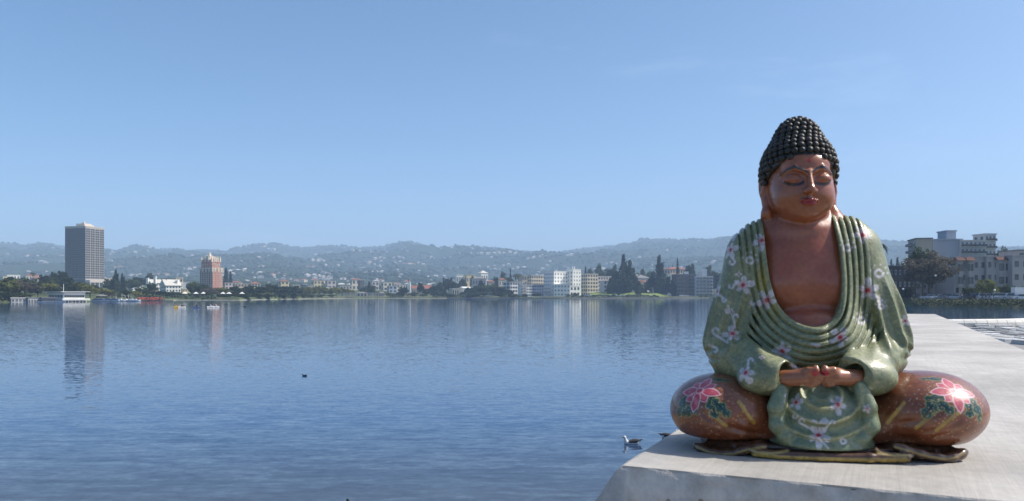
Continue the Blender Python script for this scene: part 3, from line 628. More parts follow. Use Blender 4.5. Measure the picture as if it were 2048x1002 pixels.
# ---- right bank: modern complex and stucco apartments
bld('apartment_wing', 'beige modern apartment wing with dark stacked balconies at its lake end', 'building', 1816, 1832, 1864, 478, 345, -14, M_TAN, M_ROOF, rows=8, cf=0, cs=2, wm=WIN_DARK, wf=(0.45, 0.5), balcony=[(1, 0.05, 0.95)])
bld('apartment_wing', 'blue grey windowless modern apartment core with a rooftop box', 'building', 1852, 1866, 1924, 480, 352, -6, M_BLUEGREY, M_BLUEGREY, rows=7, cf=0, cs=0)
root, sR, sL, H = bld('rooftop_box', 'dark blue grey rooftop plant box on the modern apartments', 'building', 1875, 1893, 1912, 463, 362, -4, M_BLUEGREY, M_BLUEGREY)
bld('apartment_wing', 'pale grey modern apartment wing with rows of balconies', 'building', None, 1921, 1972, 482, 350, 4, M_GREY, M_PALEROOF, rows=8, cf=6, wm=WIN_DARK, wf=(0.45, 0.6), balcony=[(0, 0.03, 0.5), (0, 0.55, 0.97)], deep=14)
bld('apartment_wing', 'taller grey modern apartment wing at the end of the balcony wing', 'building', 1946, 1970, 1992, 469, 358, 6, M_GREY, M_GREY, rows=8, cf=3, cs=2, wm=WIN_DARK, wf=(0.4, 0.5), balcony=[(0, 0.05, 0.95)])
bld('flat_roof_block', 'low white roofed block tucked below the modern apartments', 'building', None, 1872, 1914, 517, 300, -2, M_PINK, M_WHITE, rows=3, cf=4, wm=WIN_DARK, deep=14)
def stucco(pxC, pxR, ytop, Yc, r, label, cols, bay=None, wall=M_PINK, rows=3):
    root, sR, sL, H = bld('apartment_house', label, 'building', None, pxC, pxR, ytop, Yc, r, wall, wall, rows=rows, cf=cols, wm=WIN_DARK, wf=(0.42, 0.42), deep=16, zfrac=(0.06, 0.97))
    for (u0, u1) in bay or ():
        mb = MB(); a, b = u0 * sR, u1 * sR
        mb.hexa([(a, -0.001, H * 0.28), (b, -0.001, H * 0.28), (b - .6, -1.1, H * 0.28), (a + .6, -1.1, H * 0.28), (a, -0.001, H * 0.93), (b, -0.001, H * 0.93), (b - .6, -1.1, H * 0.93), (a + .6, -1.1, H * 0.93)]); by = mb.obj('bay', wall, root)
        mb = MB(); mb.hexa([(a - .7, 0.1, H * 0.945), (b + .7, 0.1, H * 0.945), (b + .3, -1.9, H * 0.925), (a - .3, -1.9, H * 0.925), (a - .3, 0.1, H * 1.02), (b + .3, 0.1, H * 1.02), (b, -0.5, H * 1.0), (a, -0.5, H * 1.0)]); mb.obj('tiled_eave', M_SHADE_TILE, by)
        for j in range(2):
            for q in (0.28, 0.72): link('window', WIN_DARK, by, (a + (b - a) * q, -1.1, H * (0.45 + j * 0.31)), 0, ((b - a) * 0.30, 1, H * 0.16))
    return root, sR, sL, H
stucco(1908, 1972, 515, 268, -4, 'grey pink stucco apartment house with two tiled bay fronts', 5, [(0.05, 0.28), (0.36, 0.58)])
stucco(1973, 2024, 514, 266, -2, 'grey pink stucco apartment house with a tiled eave over three windows', 4, [(0.36, 0.92)])
stucco(2025, 2110, 512, 262, -1, 'plain grey pink stucco apartment house at the right end of the row', 5)
bld('rooftop_house', 'pale upper house showing over the stucco roofs', 'building', None, 2036, 2080, 501, 300, 0, M_PINK, M_ROOF, rows=4, cf=3, wm=WIN_DARK)
bld('brown_house', 'dark brown shingled house left of the big bank tree', 'house', None, 1778, 1832, 533, 275, -6, M_DARKB, M_ROOF, rows=3, cf=6, wm=WIN, wf=(0.35, 0.4), deep=14)
bld('garden_house', 'pale garage fronts under the big bank tree', 'house', None, 1816, 1908, 548, 282, -4, M_PINK, M_ROOF, rows=3, cf=7, wm=WIN_DARK, wf=(0.4, 0.45))

# ================================================================== hillside houses
M_HWALL = mat('hillside_wall', (0.50, 0.47, 0.43), 0.85, 0.15, 0.3)  # white toned down to keep the hillside houses faint
houses = []
for k, (wm_, rm_) in enumerate(((M_HWALL, M_PALEROOF), (M_CREAM, M_TILE), (M_HWALL, M_ROOF), (M_TAN, M_PALEROOF))):
    mb = MB(); mb.box(-6, 6, -4.5, 4.5, -6, 5, 0); o = 0.6
    mb.add([(-6 - o, -4.5 - o, 5.01), (6 + o, -4.5 - o, 5.01), (6 + o, 4.5 + o, 5.01), (-6 - o, 4.5 + o, 5.01), (-2, 0, 7.6), (2, 0, 7.6)], [(0, 1, 5, 4), (1, 2, 5), (2, 3, 4, 5), (3, 0, 4), (3, 2, 1, 0)], 1)
    for q in (-3.4, 0, 3.4): mb.box(q - .8, q + .8, -4.56, -4.49, 1.2, 3.2, 2)
    houses.append(mb.mesh('hillside_house', wm_, rm_, GLASS))
HL = ['small white hillside house with a pale roof among trees', 'small cream hillside house with a red roof among trees', 'small white hillside house with a grey roof among trees', 'small tan hillside house with a pale roof among trees']
rh = random.Random(21); placed = 0
while placed < 300:
    px = rh.choice([rh.uniform(470, 1100), rh.uniform(470, 1100), rh.uniform(-20, 470), rh.uniform(1100, 1440)])
    t = rh.betavariate(1.25, 2.3)
    Yh = 1250 + t * 4300
    if px < 450: Yh = 2000 + rh.betavariate(1.5, 2.5) * 3600
    X = wx(px, Yh)
    if float(fbm(np.array(X) + 300, np.array(Yh), 700.0)) < -0.25: continue
    k = rh.choices(range(4), (5, 2, 4, 2))[0]
    for q in range(rh.choice((1, 2, 3))):
        X2, Y2 = X + q * rh.uniform(16, 24), Yh + rh.uniform(-8, 8); s = rh.uniform(0.6, 1.2) * (0.8 + 0.10 * Yh / 1000)
        tag(link('hillside_house', houses[k], None, (X2, Y2, gz(X2, Y2)), R(rh.uniform(5, 75)), (s * rh.uniform(0.9, 1.5), s, s)), HL[k], 'house', HL[k].replace('small ', '').replace(' house', ' houses'))
        placed += 1

# the many more houses too small to tell apart
mbh = []
rs_ = np.random.RandomState(77)
hv = np.array([(-6, -4.5, -6), (6, -4.5, -6), (6, 4.5, -6), (-6, 4.5, -6), (-6, -4.5, 5), (6, -4.5, 5), (6, 4.5, 5), (-6, 4.5, 5), (-2, 0, 7.6), (2, 0, 7.6)], np.float32)
hf = [(0, 1, 5, 4), (1, 2, 6, 5), (2, 3, 7, 6), (3, 0, 4, 7), (4, 5, 9, 8), (6, 7, 8, 9), (5, 6, 9, 9), (7, 4, 8, 8)]
VV, FF, MI = [], [], []
for i in range(1100):
    px = rs_.choice([rs_.uniform(450, 1120), rs_.uniform(-60, 1440)]); Yh = 1400 + rs_.beta(1.3, 2.0) * 4600; X = wx(px, Yh)
    if float(fbm(np.array(X) + 300, np.array(Yh), 500.0)) < -0.1: continue
    a = rs_.uniform(0.1, 1.3); c, s_ = math.cos(a), math.sin(a); sc = rs_.uniform(0.45, 1.0) * (0.75 + 0.08 * Yh / 1000); q = hv * sc * (rs_.uniform(0.8, 1.5), 1, 1)
    b = len(VV) * 10; VV.append(np.stack([q[:, 0] * c - q[:, 1] * s_ + X, q[:, 0] * s_ + q[:, 1] * c + Yh, q[:, 2] + gz(X, Yh)], 1)); k = rs_.choice([0, 2, 2, 2])
    for j, f in enumerate(hf): FF.append([b + t for t in f]); MI.append(k if j < 4 else 3)
FF = [tuple(dict.fromkeys(f)) for f in FF]
me = bpy.data.meshes.new('far_houses'); me.from_pydata(np.concatenate(VV).tolist(), [], FF)
for m_ in (M_HWALL, M_CREAM, M_PINK, M_ROOF): me.materials.append(m_)
me.polygons.foreach_set('material_index', MI); me.update()
tag(link('far_houses', me), 'countless pale far houses dotted over the hills', 'houses', kind='stuff')
# ================================================================== trees
M_BARK = mat('bark', (0.10, 0.075, 0.055), 0.9, 0.3, 2)
def foliage(name, c, rnd=0.28):
    m = mat(name, c, 0.75, 0.45, 2.2, spec=0.25, objrand=rnd)
    n, l = m.node_tree.nodes, m.node_tree.links; b = n['Principled BSDF']; o = n['Material Output']
    t = n.new('ShaderNodeBsdfTranslucent'); mx_ = n.new('ShaderNodeMixShader'); mx_.inputs[0].default_value = 0.4
    l.new(b.inputs['Base Color'].links[0].from_socket, t.inputs['Color']); l.new(b.outputs[0], mx_.inputs[1]); l.new(t.outputs[0], mx_.inputs[2]); l.new(mx_.outputs[0], o.inputs['Surface'])
    return m
FOL = dict(olive=foliage('olive_leaves', (0.20, 0.205, 0.05)), mid=foliage('mid_green_leaves', (0.075, 0.105, 0.036)), dark=foliage('dark_leaves', (0.050, 0.072, 0.029)),
           grey=foliage('grey_brown_twigs', (0.17, 0.145, 0.105)), conifer=foliage('conifer_needles', (0.032, 0.050, 0.028)), lime=foliage('spring_leaves', (0.18, 0.20, 0.045)), palm=foliage('palm_fronds', (0.05, 0.065, 0.03)))
def leaf_quads(P_, size, rs, flat=0.0, asp=1.6):
    n = len(P_); d = rs.normal(size=(n, 3)); d[:, 2] *= 1 - flat; d /= np.linalg.norm(d, axis=1)[:, None]
    a = rs.normal(size=(n, 3)); a -= d * (a * d).sum(1)[:, None]; a /= np.linalg.norm(a, axis=1)[:, None]; b = np.cross(d, a)
    s = size * rs.uniform(0.6, 1.3, (n, 1)); a = a * s * asp; b = b * s
    V = np.stack([P_ - a, P_ - b * 0.7, P_ + a, P_ + b * 0.7], 1).reshape(-1, 3); return V, np.arange(4 * n).reshape(-1, 4)
def tree_proto(kind, seed, n, size, fol):
    rs = np.random.RandomState(seed); tr = MB()
    if kind in ('round', 'spread', 'bush'):
        c, rad = {'round': ((0, 0, .60), (.42, .42, .36)), 'spread': ((0, 0, .68), (.46, .46, .25)), 'bush': ((0, 0, .45), (.46, .46, .45))}[kind]
        nc = 46; q = rs.normal(size=(nc, 3)); q /= np.linalg.norm(q, axis=1)[:, None]; q *= rs.uniform(0.35, 1.0, (nc, 1)) ** 0.6
        q[:, 2] *= np.where(q[:, 2] < 0, 0.8, 1.0)
        cen = np.array(c) + q * np.array(rad); cs = rs.uniform(.07, .15, nc)
        k = rs.randint(0, nc, n); o = rs.normal(size=(n, 3)); o /= np.linalg.norm(o, axis=1)[:, None]
        pts = cen[k] + o * (cs[k] * rs.uniform(0.3, 1.0, n) ** 0.5)[:, None] * np.array([1, 1, 0.85])
        base = c[2] - rad[2] * 0.6
        tr.tube([(0, 0, -.04), (0.01, 0, base * 0.6), (0.0, 0.01, base + .1)], [0.035, 0.026, 0.02], 6)
        for j in range(7):
            e = cen[rs.randint(nc)]; tr.tube([(0, 0, base * 0.8), tuple((np.array((0, 0, base)) + e) / 2 + (0, 0, .03)), tuple(e)], [0.016, 0.011, 0.005], 5)
    elif kind == 'conifer':
        nb = 95; zb_ = rs.uniform(0.0, 1, nb) ** 1.1; ab = rs.uniform(0, 6.28, nb); Lb = 0.47 * (1 - zb_) ** 0.72 * rs.uniform(0.5, 1.12, nb) + 0.03
        k = rs.randint(0, nb, n); f_ = rs.uniform(0.1, 1, n) ** 0.8; rr = Lb[k] * f_; zz_ = 0.08 + 0.92 * zb_[k] - 0.10 * rr + 0.10 * rr * f_
        pts = np.stack([rr * np.cos(ab[k]), rr * np.sin(ab[k]), zz_], 1) + rs.normal(size=(n, 3)) * (0.022 + 0.02 * (1 - zb_[k]))[:, None]
        tr.tube([(0, 0, -.03), (0, 0, .5), (0, 0, .98)], [0.028, 0.018, 0.004], 6)
    elif kind in ('layered', 'column'):
        z = rs.uniform(0, 1, n) ** 1.25; w = {'conifer': 0.46, 'layered': 0.44, 'column': 0.40}[kind]
        prof = w * (1 - z) ** (0.85 if kind != 'column' else 0.5) * (1 if kind != 'column' else 1.0) + 0.02
        if kind == 'column': prof *= np.clip(z * 6 + 0.4, 0, 1)
        lay = 15 if kind != 'layered' else 10
        fr = (z * lay) % 1
        prof = prof * (0.55 + 0.45 * fr if kind == 'conifer' else (0.25 + 0.75 * (fr < 0.5) if kind == 'layered' else 0.85 + 0.15 * fr))
        a = rs.uniform(0, 6.28, n); lob = 1 + 0.22 * np.sin(a * 3 + z * 9) + 0.12 * np.sin(a * 5 - z * 23)
        r = prof * np.sqrt(rs.uniform(0.12, 1, n)) * lob
        pts = np.stack([r * np.cos(a), r * np.sin(a), 0.07 + 0.93 * z - 0.10 * r], 1)
        tr.tube([(0, 0, -.03), (0, 0, .5), (0, 0, .98)], [0.028, 0.018, 0.004], 6)
    V, Fq = leaf_quads(pts, size, rs, 0.0)
    return tr.mesh('trunk', M_BARK), np_mesh('crown', V, Fq, [fol])
PRO = {}
for i, (k, kind, n, s, fol) in enumerate([('olive0', 'round', 1700, 0.043, 'olive'), ('olive1', 'spread', 1530, 0.043, 'olive'), ('mid0', 'round', 1700, 0.043, 'mid'), ('mid1', 'bush', 1530, 0.046, 'mid'), ('dark0', 'round', 1870, 0.043, 'dark'), ('dark1', 'bush', 1700, 0.046, 'dark'),
      ('grey0', 'round', 1360, 0.032, 'grey'), ('lime0', 'bush', 1700, 0.043, 'lime'), ('conifer0', 'conifer', 2210, 0.031, 'conifer'), ('layered0', 'layered', 1690, 0.031, 'conifer'), ('column0', 'column', 1690, 0.034, 'conifer'),
      ('bigdark', 'bush', 5460, 0.026, 'dark'), ('bankgrey', 'round', 6200, 0.016, 'grey'), ('bankgreen', 'spread', 3900, 0.021, 'mid'), ('banklime', 'bush', 4550, 0.022, 'lime')]):
    PRO[k] = tree_proto(kind, 40 + i, n, s, FOL[fol])
# palm
tr = MB(); tr.tube([(0, 0, -.03), (.01, 0, .4), (0, 0, .86)], [.022, .016, .014], 6)
pv = MB(); rsp = random.Random(2)
for k in range(16):
    a = k * 2.4; up = rsp.uniform(-0.3, 0.9); L = rsp.uniform(.20, .27)
    pr = [(0, 0, .86)]
    for q in (0.35, 0.7, 1.0): pr.append((math.cos(a) * L * q, math.sin(a) * L * q, .86 + up * .14 * q - 0.16 * q * q))
    for (x0, y0, z0_), (x1, y1, z1_), w0, w1 in zip(pr[:-1], pr[1:], (.014, .034, .026), (.034, .026, .004)):
        nx, ny = -math.sin(a), math.cos(a)
        for sg in (-1, 1): pv.add([(x0, y0, z0_), (x1, y1, z1_), (x1 + sg * nx * w1, y1 + sg * ny * w1, z1_ - w1 * .7), (x0 + sg * nx * w0, y0 + sg * ny * w0, z0_ - w0 * .7)], [(0, 1, 2, 3)])
PRO['palm'] = (tr.mesh('trunk', M_BARK), pv.mesh('crown', FOL['palm']))
rt = random.Random(77)
def tree(proto, px, ytop, wpx, Y, name, label, group, dz=0.0):
    X = wx(px, Y); g = gz(X, Y) + dz; H = max(wz(ytop, Y) - g, 2.0) * (1.0 if proto[:3] in ('con', 'lay', 'col', 'pal') else 1.07); W = wpx / F * Y
    root = empty(name, (X, Y, g), rt.uniform(0, 6.28)); tag(root, label, 'tree', group)
    for part, me in zip(('trunk', 'crown'), PRO[proto]): link(part, me, root, scale=(W, W, H))
    return root
def sh(px): return float(lerp_list(px, SHORE))
KN = dict(olive='yellow green rounded', mid='mid green rounded', dark='dark evergreen', grey='bare grey brown', lime='bright lime green', conifer='dark pointed conifer', column='dark columnar', palm='slender palm', layered='tiered dark conifer')
LANDMARKS = []
def grove(where, items, suffix):
    for it in items:
        p, px, yt, w, dY = it[:5]; k = p.rstrip('01')
        nm = {'conifer': 'conifer_tree', 'column': 'cypress_tree', 'palm': 'palm_tree', 'layered': 'conifer_tree'}.get(k, 'broadleaf_tree')
        lm = min(LANDMARKS, key=lambda q: abs(q[0] - px))[1]; rel = 'on the shore before' if dY < 20 else ('beside' if dY < 60 else 'in the streets behind')
        tree(p, px, yt, w, sh(px) + dY, nm, '%s tree %s the %s' % (KN[k], rel, lm), '%s trees %s the %s' % (KN[k], rel, lm))
LANDMARKS = [(0, 'shed row end'), (22, 'white open boat shed'), (45, 'gap between the boat sheds'), (70, 'pale green boat shed'), (98, 'dark covered dock'), (127, 'thin flagpole'), (150, 'white boathouse'), (171, 'dark glass tower'), (206, 'dark roofed shelter'), (225, 'tan block by the dark tower'), (250, 'arm lamp post'),
    (262, 'cream villa'), (278, 'low white club house'), (297, 'red canoes'), (311, 'mansion wing'), (345, 'white mansion'), (372, 'ochre block'), (390, 'first white tents'), (412, 'brown side of the brick tower'), (436, 'sunlit side of the brick tower'), (464, 'grey pink block'), (485, 'tan low block'), (511, 'peach hipped house'), (540, 'lime shrub'), (568, 'yellow turreted house'),
    (592, 'cream house over the olive row'), (623, 'pale house by the theatre'), (645, 'near end of the theatre roof'), (668, 'far end of the theatre roof'), (692, 'free end of the colonnade'), (724, 'wider pergola pavilion'), (745, 'long colonnade'), (764, 'narrower pergola pavilion'), (784, 'blue grey house'), (802, 'cream house by the bell tower'), (818, 'bell tower'), (830, 'church nave'), (853, 'church hall'),
    (880, 'wood by the church hall'), (900, 'low flat white house'), (920, 'white arched house'), (941, 'yellow stucco house'), (957, 'white roofed pavilion'), (968, 'pyramid roofed house'), (983, 'peach house'), (1004, 'cream house with wide eaves'), (1020, 'shaded end of the flat roofed apartments'), (1035, 'flat roofed white apartments'), (1055, 'bay fronted apartments'), (1076, 'grey blue apartments'),
    (1100, 'shaded side of the hotel'), (1125, 'white hotel'), (1150, 'hotel tower wing'), (1172, 'cream balcony apartments'), (1188, 'end of the cream apartments'), (1205, 'pinkish apartments'), (1225, 'small grey apartments'), (1270, 'cream house above the lawn'), (1290, 'red roofed lawn house'), (1345, 'tan terraces'), (1372, 'brown brick apartments'), (1385, 'joint of the balcony blocks'), (1412, 'taller stair tower'), (1428, 'end of the white balconies'), (1450, 'statue sleeve'), (1475, 'statue shoulder')]
grove('A', [('olive0', -12, 556, 60, 30), ('olive0', 12, 560, 50, 25), ('dark1', 10, 584, 34, 5), ('mid1', 0, 582, 30, 8), ('grey0', 38, 560, 44, 34), ('grey0', 60, 566, 44, 26), ('dark0', 76, 568, 28, 24), ('olive1', 98, 567, 32, 30), ('dark1', 116, 574, 34, 24), ('dark0', 142, 573, 36, 28), ('olive0', 160, 566, 42, 36), ('olive0', 180, 572, 34, 30),
            ('olive1', 204, 578, 40, 40), ('mid0', 224, 580, 32, 36), ('grey0', 216, 587, 26, 34), ('dark1', 130, 578, 40, 34), ('mid1', 40, 585, 50, 22), ('olive0', 25, 572, 30, 40)], 'on the left shore behind the boathouse and sheds')
grove('A2', [('dark0', 88, 552, 28, 150), ('dark0', 108, 547, 24, 170), ('dark0', 124, 545, 28, 160), ('dark0', 100, 556, 40, 120), ('palm', 66, 540, 30, 300), ('dark0', 136, 556, 30, 150), ('conifer0', 232, 541, 22, 220), ('conifer0', 245, 548, 18, 230), ('dark0', 222, 560, 36, 180), ('conifer0', 226, 555, 18, 160), ('dark0', 20, 556, 50, 140), ('mid0', 50, 558, 50, 130), ('dark0', 180, 570, 40, 120), ('dark0', 300, 548, 22, 420), ('dark0', 275, 556, 40, 330), ('mid0', 262, 560, 40, 260)], 'in the streets around the dark tower')
grove('B', [('mid0', 250, 580, 34, 40), ('olive1', 266, 582, 34, 34), ('mid0', 284, 576, 34, 50), ('olive0', 272, 586, 30, 20), ('mid0', 304, 568, 26, 90), ('mid1', 300, 582, 30, 28), ('dark1', 322, 582, 38, 18), ('dark1', 345, 583, 38, 16), ('mid1', 362, 586, 30, 12), ('grey0', 312, 580, 28, 40), ('mid1', 240, 588, 24, 22), ('olive1', 290, 589, 30, 14)], 'on the bank below the white mansion')
grove('B2', [('mid0', 388, 566, 36, 70), ('mid0', 404, 570, 40, 60), ('mid1', 398, 582, 40, 20), ('grey0', 420, 576, 40, 30), ('dark1', 425, 585, 30, 12), ('olive1', 440, 576, 40, 44), ('olive0', 455, 579, 34, 34), ('dark1', 448, 588, 36, 12), ('dark0', 470, 574, 36, 40), ('dark0', 484, 577, 30, 30), ('mid1', 478, 586, 34, 14), ('column0', 452, 536, 15, 420), ('column0', 461, 543, 11, 430), ('mid1', 376, 586, 26, 16)], 'on the bank before the brick tower')
grove('C', [('dark0', 500, 573, 40, 40), ('dark0', 520, 574, 40, 44), ('mid1', 508, 585, 40, 14), ('dark0', 540, 570, 44, 50), ('dark0', 560, 574, 40, 44), ('lime0', 538, 584, 16, 12), ('dark1', 555, 586, 34, 14), ('dark1', 530, 590, 40, 8), ('dark0', 578, 574, 40, 40), ('dark0', 592, 573, 30, 40), ('mid1', 578, 585, 44, 14), ('mid1', 600, 586, 34, 14), ('dark1', 490, 590, 40, 8), ('mid1', 565, 591, 30, 6)] +
      [('olive0', 604 + 11.5 * i, 573 + 1.0 * abs(i - 3) * 0.6 + (i % 3) * 0.8, 21, 30 + (i % 2) * 8) for i in range(9)] + [('mid1', 618, 588, 26, 10), ('dark1', 640, 590, 20, 8), ('mid1', 662, 591, 20, 8)], 'along the middle shore')
grove('D', [('olive0', 704, 580, 14, 40), ('olive0', 693, 580, 14, 40), ('column0', 738, 563, 12, 90), ('mid0', 745, 572, 18, 80), ('mid0', 727, 575, 20, 90), ('lime0', 756, 582, 18, 36), ('olive0', 770, 584, 22, 40), ('mid1', 782, 586, 18, 20), ('dark0', 806, 575, 24, 50), ('dark1', 800, 584, 22, 20), ('mid1', 828, 583, 22, 20), ('dark0', 840, 567, 16, 60), ('dark0', 852, 579, 20, 40), ('dark0', 868, 573, 24, 50), ('dark0', 880, 566, 22, 60),
             ('conifer0', 888, 556, 14, 90), ('dark1', 875, 583, 30, 20), ('dark0', 898, 558, 24, 110), ('dark1', 890, 586, 24, 12), ('grey0', 815, 586, 16, 14), ('mid1', 846, 588, 18, 10), ('dark0', 905, 565, 22, 100)], 'around the church and pergola')
grove('E', [('dark0', 915, 566, 22, 140), ('dark0', 925, 560, 20, 160), ('dark0', 945, 554, 12, 200), ('dark1', 930, 583, 24, 16), ('dark0', 940, 576, 26, 50), ('dark0', 955, 572, 24, 80), ('mid0', 968, 572, 28, 50), ('mid0', 984, 570, 26, 60), ('dark0', 992, 555, 14, 180), ('mid0', 1002, 574, 26, 44), ('mid1', 955, 583, 30, 14), ('mid1', 975, 582, 30, 14), ('dark1', 998, 583, 30, 14), ('mid1', 1012, 585, 24, 12), ('mid1', 1028, 589, 24, 8), ('dark1', 1018, 580, 20, 30),
             ('palm', 1016, 549, 42, 40), ('palm', 1032, 543, 44, 60), ('palm', 1037, 541, 44, 70), ('palm', 1022, 552, 36, 30), ('conifer0', 1021, 538, 9, 260), ('dark0', 1005, 545, 10, 280), ('palm', 1008, 541, 30, 330), ('dark1', 945, 589, 30, 6), ('dark1', 905, 588, 26, 8), ('dark0', 962, 562, 16, 140), ('dark1', 1074, 586, 22, 16), ('dark1', 1050, 588, 18, 12)], 'below the houses on the rise')
grove('F', [('dark1', 1150, 586, 14, 12), ('column0', 1171, 533, 10, 300), ('dark0', 1180, 540, 20, 280), ('palm', 1193, 530, 30, 240), ('mid0', 1199, 531, 16, 250), ('palm', 1213, 530, 30, 260), ('dark0', 1222, 540, 24, 180), ('dark0', 1285, 540, 16, 200), ('dark0', 1275, 548, 20, 220), ('conifer0', 1385, 530, 26, 120), ('dark0', 1380, 532, 26, 110), ('dark0', 1418, 534, 22, 140), ('dark0', 1428, 545, 26, 70), ('dark0', 1230, 532, 16, 320), ('mid0', 1300, 545, 20, 240), ('mid0', 1205, 545, 18, 200), ('dark0', 1440, 548, 30, 60), ('dark0', 1470, 545, 34, 60), ('conifer0', 1345, 532, 10, 260)], 'behind the apartments beyond the lawn')
# the great trees on the lawn, each its own
YL = 800
for p, px, yt, w, dy, lab in (('bigdark', 1246, 532, 54, 0, 'huge dark broad evergreen standing at the top of the lawn'), ('conifer0', 1247, 512, 34, 6, 'dark pointed treetop rising out of the huge lawn evergreen'), ('bigdark', 1258, 524, 34, 8, 'second dark crown at the right of the huge lawn evergreen'), ('bigdark', 1230, 548, 30, 10, 'lower dark crown at the left of the huge lawn evergreen'),
        ('conifer0', 1319, 514, 38, 0, 'tall dark conifer with a tiered top right of the lawn'), ('bigdark', 1310, 545, 40, 4, 'dark broad tree under the tall tiered conifer'), ('bigdark', 1325, 548, 36, 8, 'dark tree leaning out right of the tall tiered conifer'), ('layered0', 1355, 517, 17, 30, 'thin sparse conifer in front of the tan terraces'), ('mid1', 1345, 561, 26, 0, 'mid green bushy tree beside the brown brick apartments'), ('bigdark', 1350, 566, 22, -6, 'dark bush at the foot of the brown brick apartments'),
        ('bigdark', 1276, 556, 18, -22, 'small dark tree on the middle of the lawn'), ('bigdark', 1237, 568, 12, -30, 'small dark tree at the left of the lawn'), ('bigdark', 1222, 560, 20, -8, 'round dark tree at the upper left lawn corner'), ('bigdark', 1288, 572, 16, 4, 'low dark tree before the red roofed lawn house')):
    tree(p, px, yt, w, YL + dy, 'evergreen_tree', lab, None)
# right bank
for p, px, yt, w, Y, lab in (('bankgrey', 1858, 508, 112, 256, 'big grey brown spreading tree on the right bank'), ('bankgreen', 1846, 503, 66, 262, 'green crowned tree behind the big grey brown bank tree'), ('banklime', 1973, 557, 46, 250, 'small lime green round tree before the stucco houses'), ('dark1', 2012, 570, 40, 254, 'dark bush beside the small lime green tree'), ('dark1', 1938, 574, 34, 256, 'dark bush left of the small lime green tree'),
        ('bankgreen', 2004, 501, 36, 330, 'thin topped tree showing over the stucco roofs'), ('palm', 1764, 472, 60, 420, 'tall palm beside the statue shoulder'), ('conifer0', 1783, 521, 18, 600, 'dark conifer left of the pair beyond the brown house'), ('conifer0', 1795, 517, 20, 600, 'dark conifer right of the pair beyond the brown house'), ('dark1', 2044, 572, 34, 252, 'dark bush at the right end of the bank'), ('dark1', 1805, 575, 40, 262, 'dark bush before the brown house'), ('palm', 1815, 530, 20, 700, 'small far palm beyond the brown house')):
    tree(p, px, yt, w, Y, 'bank_tree' if p != 'palm' else 'palm_tree', lab, None)

# ------------------------------------------------------------------ woods on the hills (one mass)
rs = np.random.RandomState(9); N_ = 30000
px_ = rs.uniform(-120, 2200, N_); t_ = np.concatenate([rs.beta(1.0, 1.2, N_ - 4000), 1.0 - np.abs(rs.normal(0, 0.012, 4000))])
Yw = 1300 + t_ * (HILL1 - 1300); Xw = wx(px_, Yw)
keep = (fbm(Xw, Yw, 1100.0) > -0.35) | (t_ > 0.95); Xw, Yw = Xw[keep], Yw[keep]
Zw = ground_z(Xw, Yw)
ico = bmesh.new(); bmesh.ops.create_icosphere(ico, subdivisions=1, radius=1.0); iv = np.array([v.co[:] for v in ico.verts], np.float32); itf = np.array([[v.index for v in f.verts] for f in ico.faces], np.int32); ico.free()
n = len(Xw); sz = rs.uniform(3.5, 8.5, n) * (0.6 + 0.6 * Yw / 4000)
V = np.stack([Xw, Yw, Zw + sz * 0.3], 1)[:, None, :] + iv[None] * (sz[:, None, None] * np.array([1.15, 1.15, 0.85])) * rs.uniform(0.7, 1.25, (n, len(iv), 1))
Fw = (itf[None] + (np.arange(n) * len(iv))[:, None, None]).reshape(-1, 3)
tag(link('woodland', np_mesh('woodland', V.reshape(-1, 3), Fw, [mat('far_wood', (0.026, 0.040, 0.018), 0.95, 0.4, 0.012, spec=0.1)])), 'dark woods scattered over the far hills', 'woodland', kind='stuff')
# ================================================================== lawn, roads, vehicles, boats, people, birds
M_LAWN = mat('lawn_grass', (0.18, 0.235, 0.045), 0.9, 0.2, 0.15)
us_l = (np.linspace(1160, 1336, 60) - CX) / F
def lawn_z(X, Y):
    px = CX + F * X / Y; e = np.clip((px - 1160) / 40, 0, 1) * np.clip((1336 - px) / 20, 0, 1); e = e * e * (3 - 2 * e)
    return ground_z(X, Y) + 0.08 + 4.2 * e * np.clip((Y - 768) / 36, 0, 1) * np.clip((842 - Y) / 20, 0, 1)
polar_sheet('lawn', M_LAWN, list(np.linspace(757.5, 845, 24)), us_l, lawn_z)
M_PATH = mat('pale_path', (0.36, 0.31, 0.24), 0.9, 0.1, 0.3)
M_ROAD = mat('asphalt', (0.055, 0.055, 0.055), 0.9, 0.15, 0.5)
us_r = (np.linspace(1780, 2300, 90) - CX) / F
polar_sheet('pavement', M_PATH, [off(8.5), off(9.5), off(10.8)], us_r, lambda X, Y: ground_z(X, Y) + 0.14)
polar_sheet('road', M_ROAD, [off(11.2), off(14), off(20)], us_r, lambda X, Y: ground_z(X, Y) + 0.06)
us_f = (np.linspace(640, 1430, 120) - CX) / F
polar_sheet('shore_path', M_PATH, [off(5.5), off(6), off(7)], us_f, lambda X, Y: ground_z(X, Y) + 0.05)
# stone edging of the far shore
M_WALL = mat('shore_stone', (0.16, 0.15, 0.14), 0.9, 0.3, 0.4)
M_WALLP = mat('pale_shore_stone', (0.25, 0.24, 0.22), 0.9, 0.4, 0.4)
def shore_wall(a, b, m, label, h=0.9, d=-1.2):
    pxs = np.linspace(a, b, 60); V = []
    for q in pxs:
        Yq = sh(q) + d
        for dy, z in ((0, -1), (0, h), (0.9, h), (0.9, -1)): V.append((wx(q, Yq + dy), Yq + dy, z))
    Fs = [(i * 4 + k, i * 4 + k + 4, i * 4 + (k + 1) % 4 + 4, i * 4 + (k + 1) % 4) for i in range(59) for k in range(4)] + [(0, 1, 2, 3), (239, 238, 237, 236)]
    tag(link('shore_wall', np_mesh('shore_wall', V, Fs, [m])), label, 'wall')
shore_wall(895, 1428, M_WALL, 'dark stone lake wall below the lawn and hotel', 0.8)
shore_wall(560, 893, M_WALLP, 'pale stone lake edge along the middle shore and pergola', 0.3)
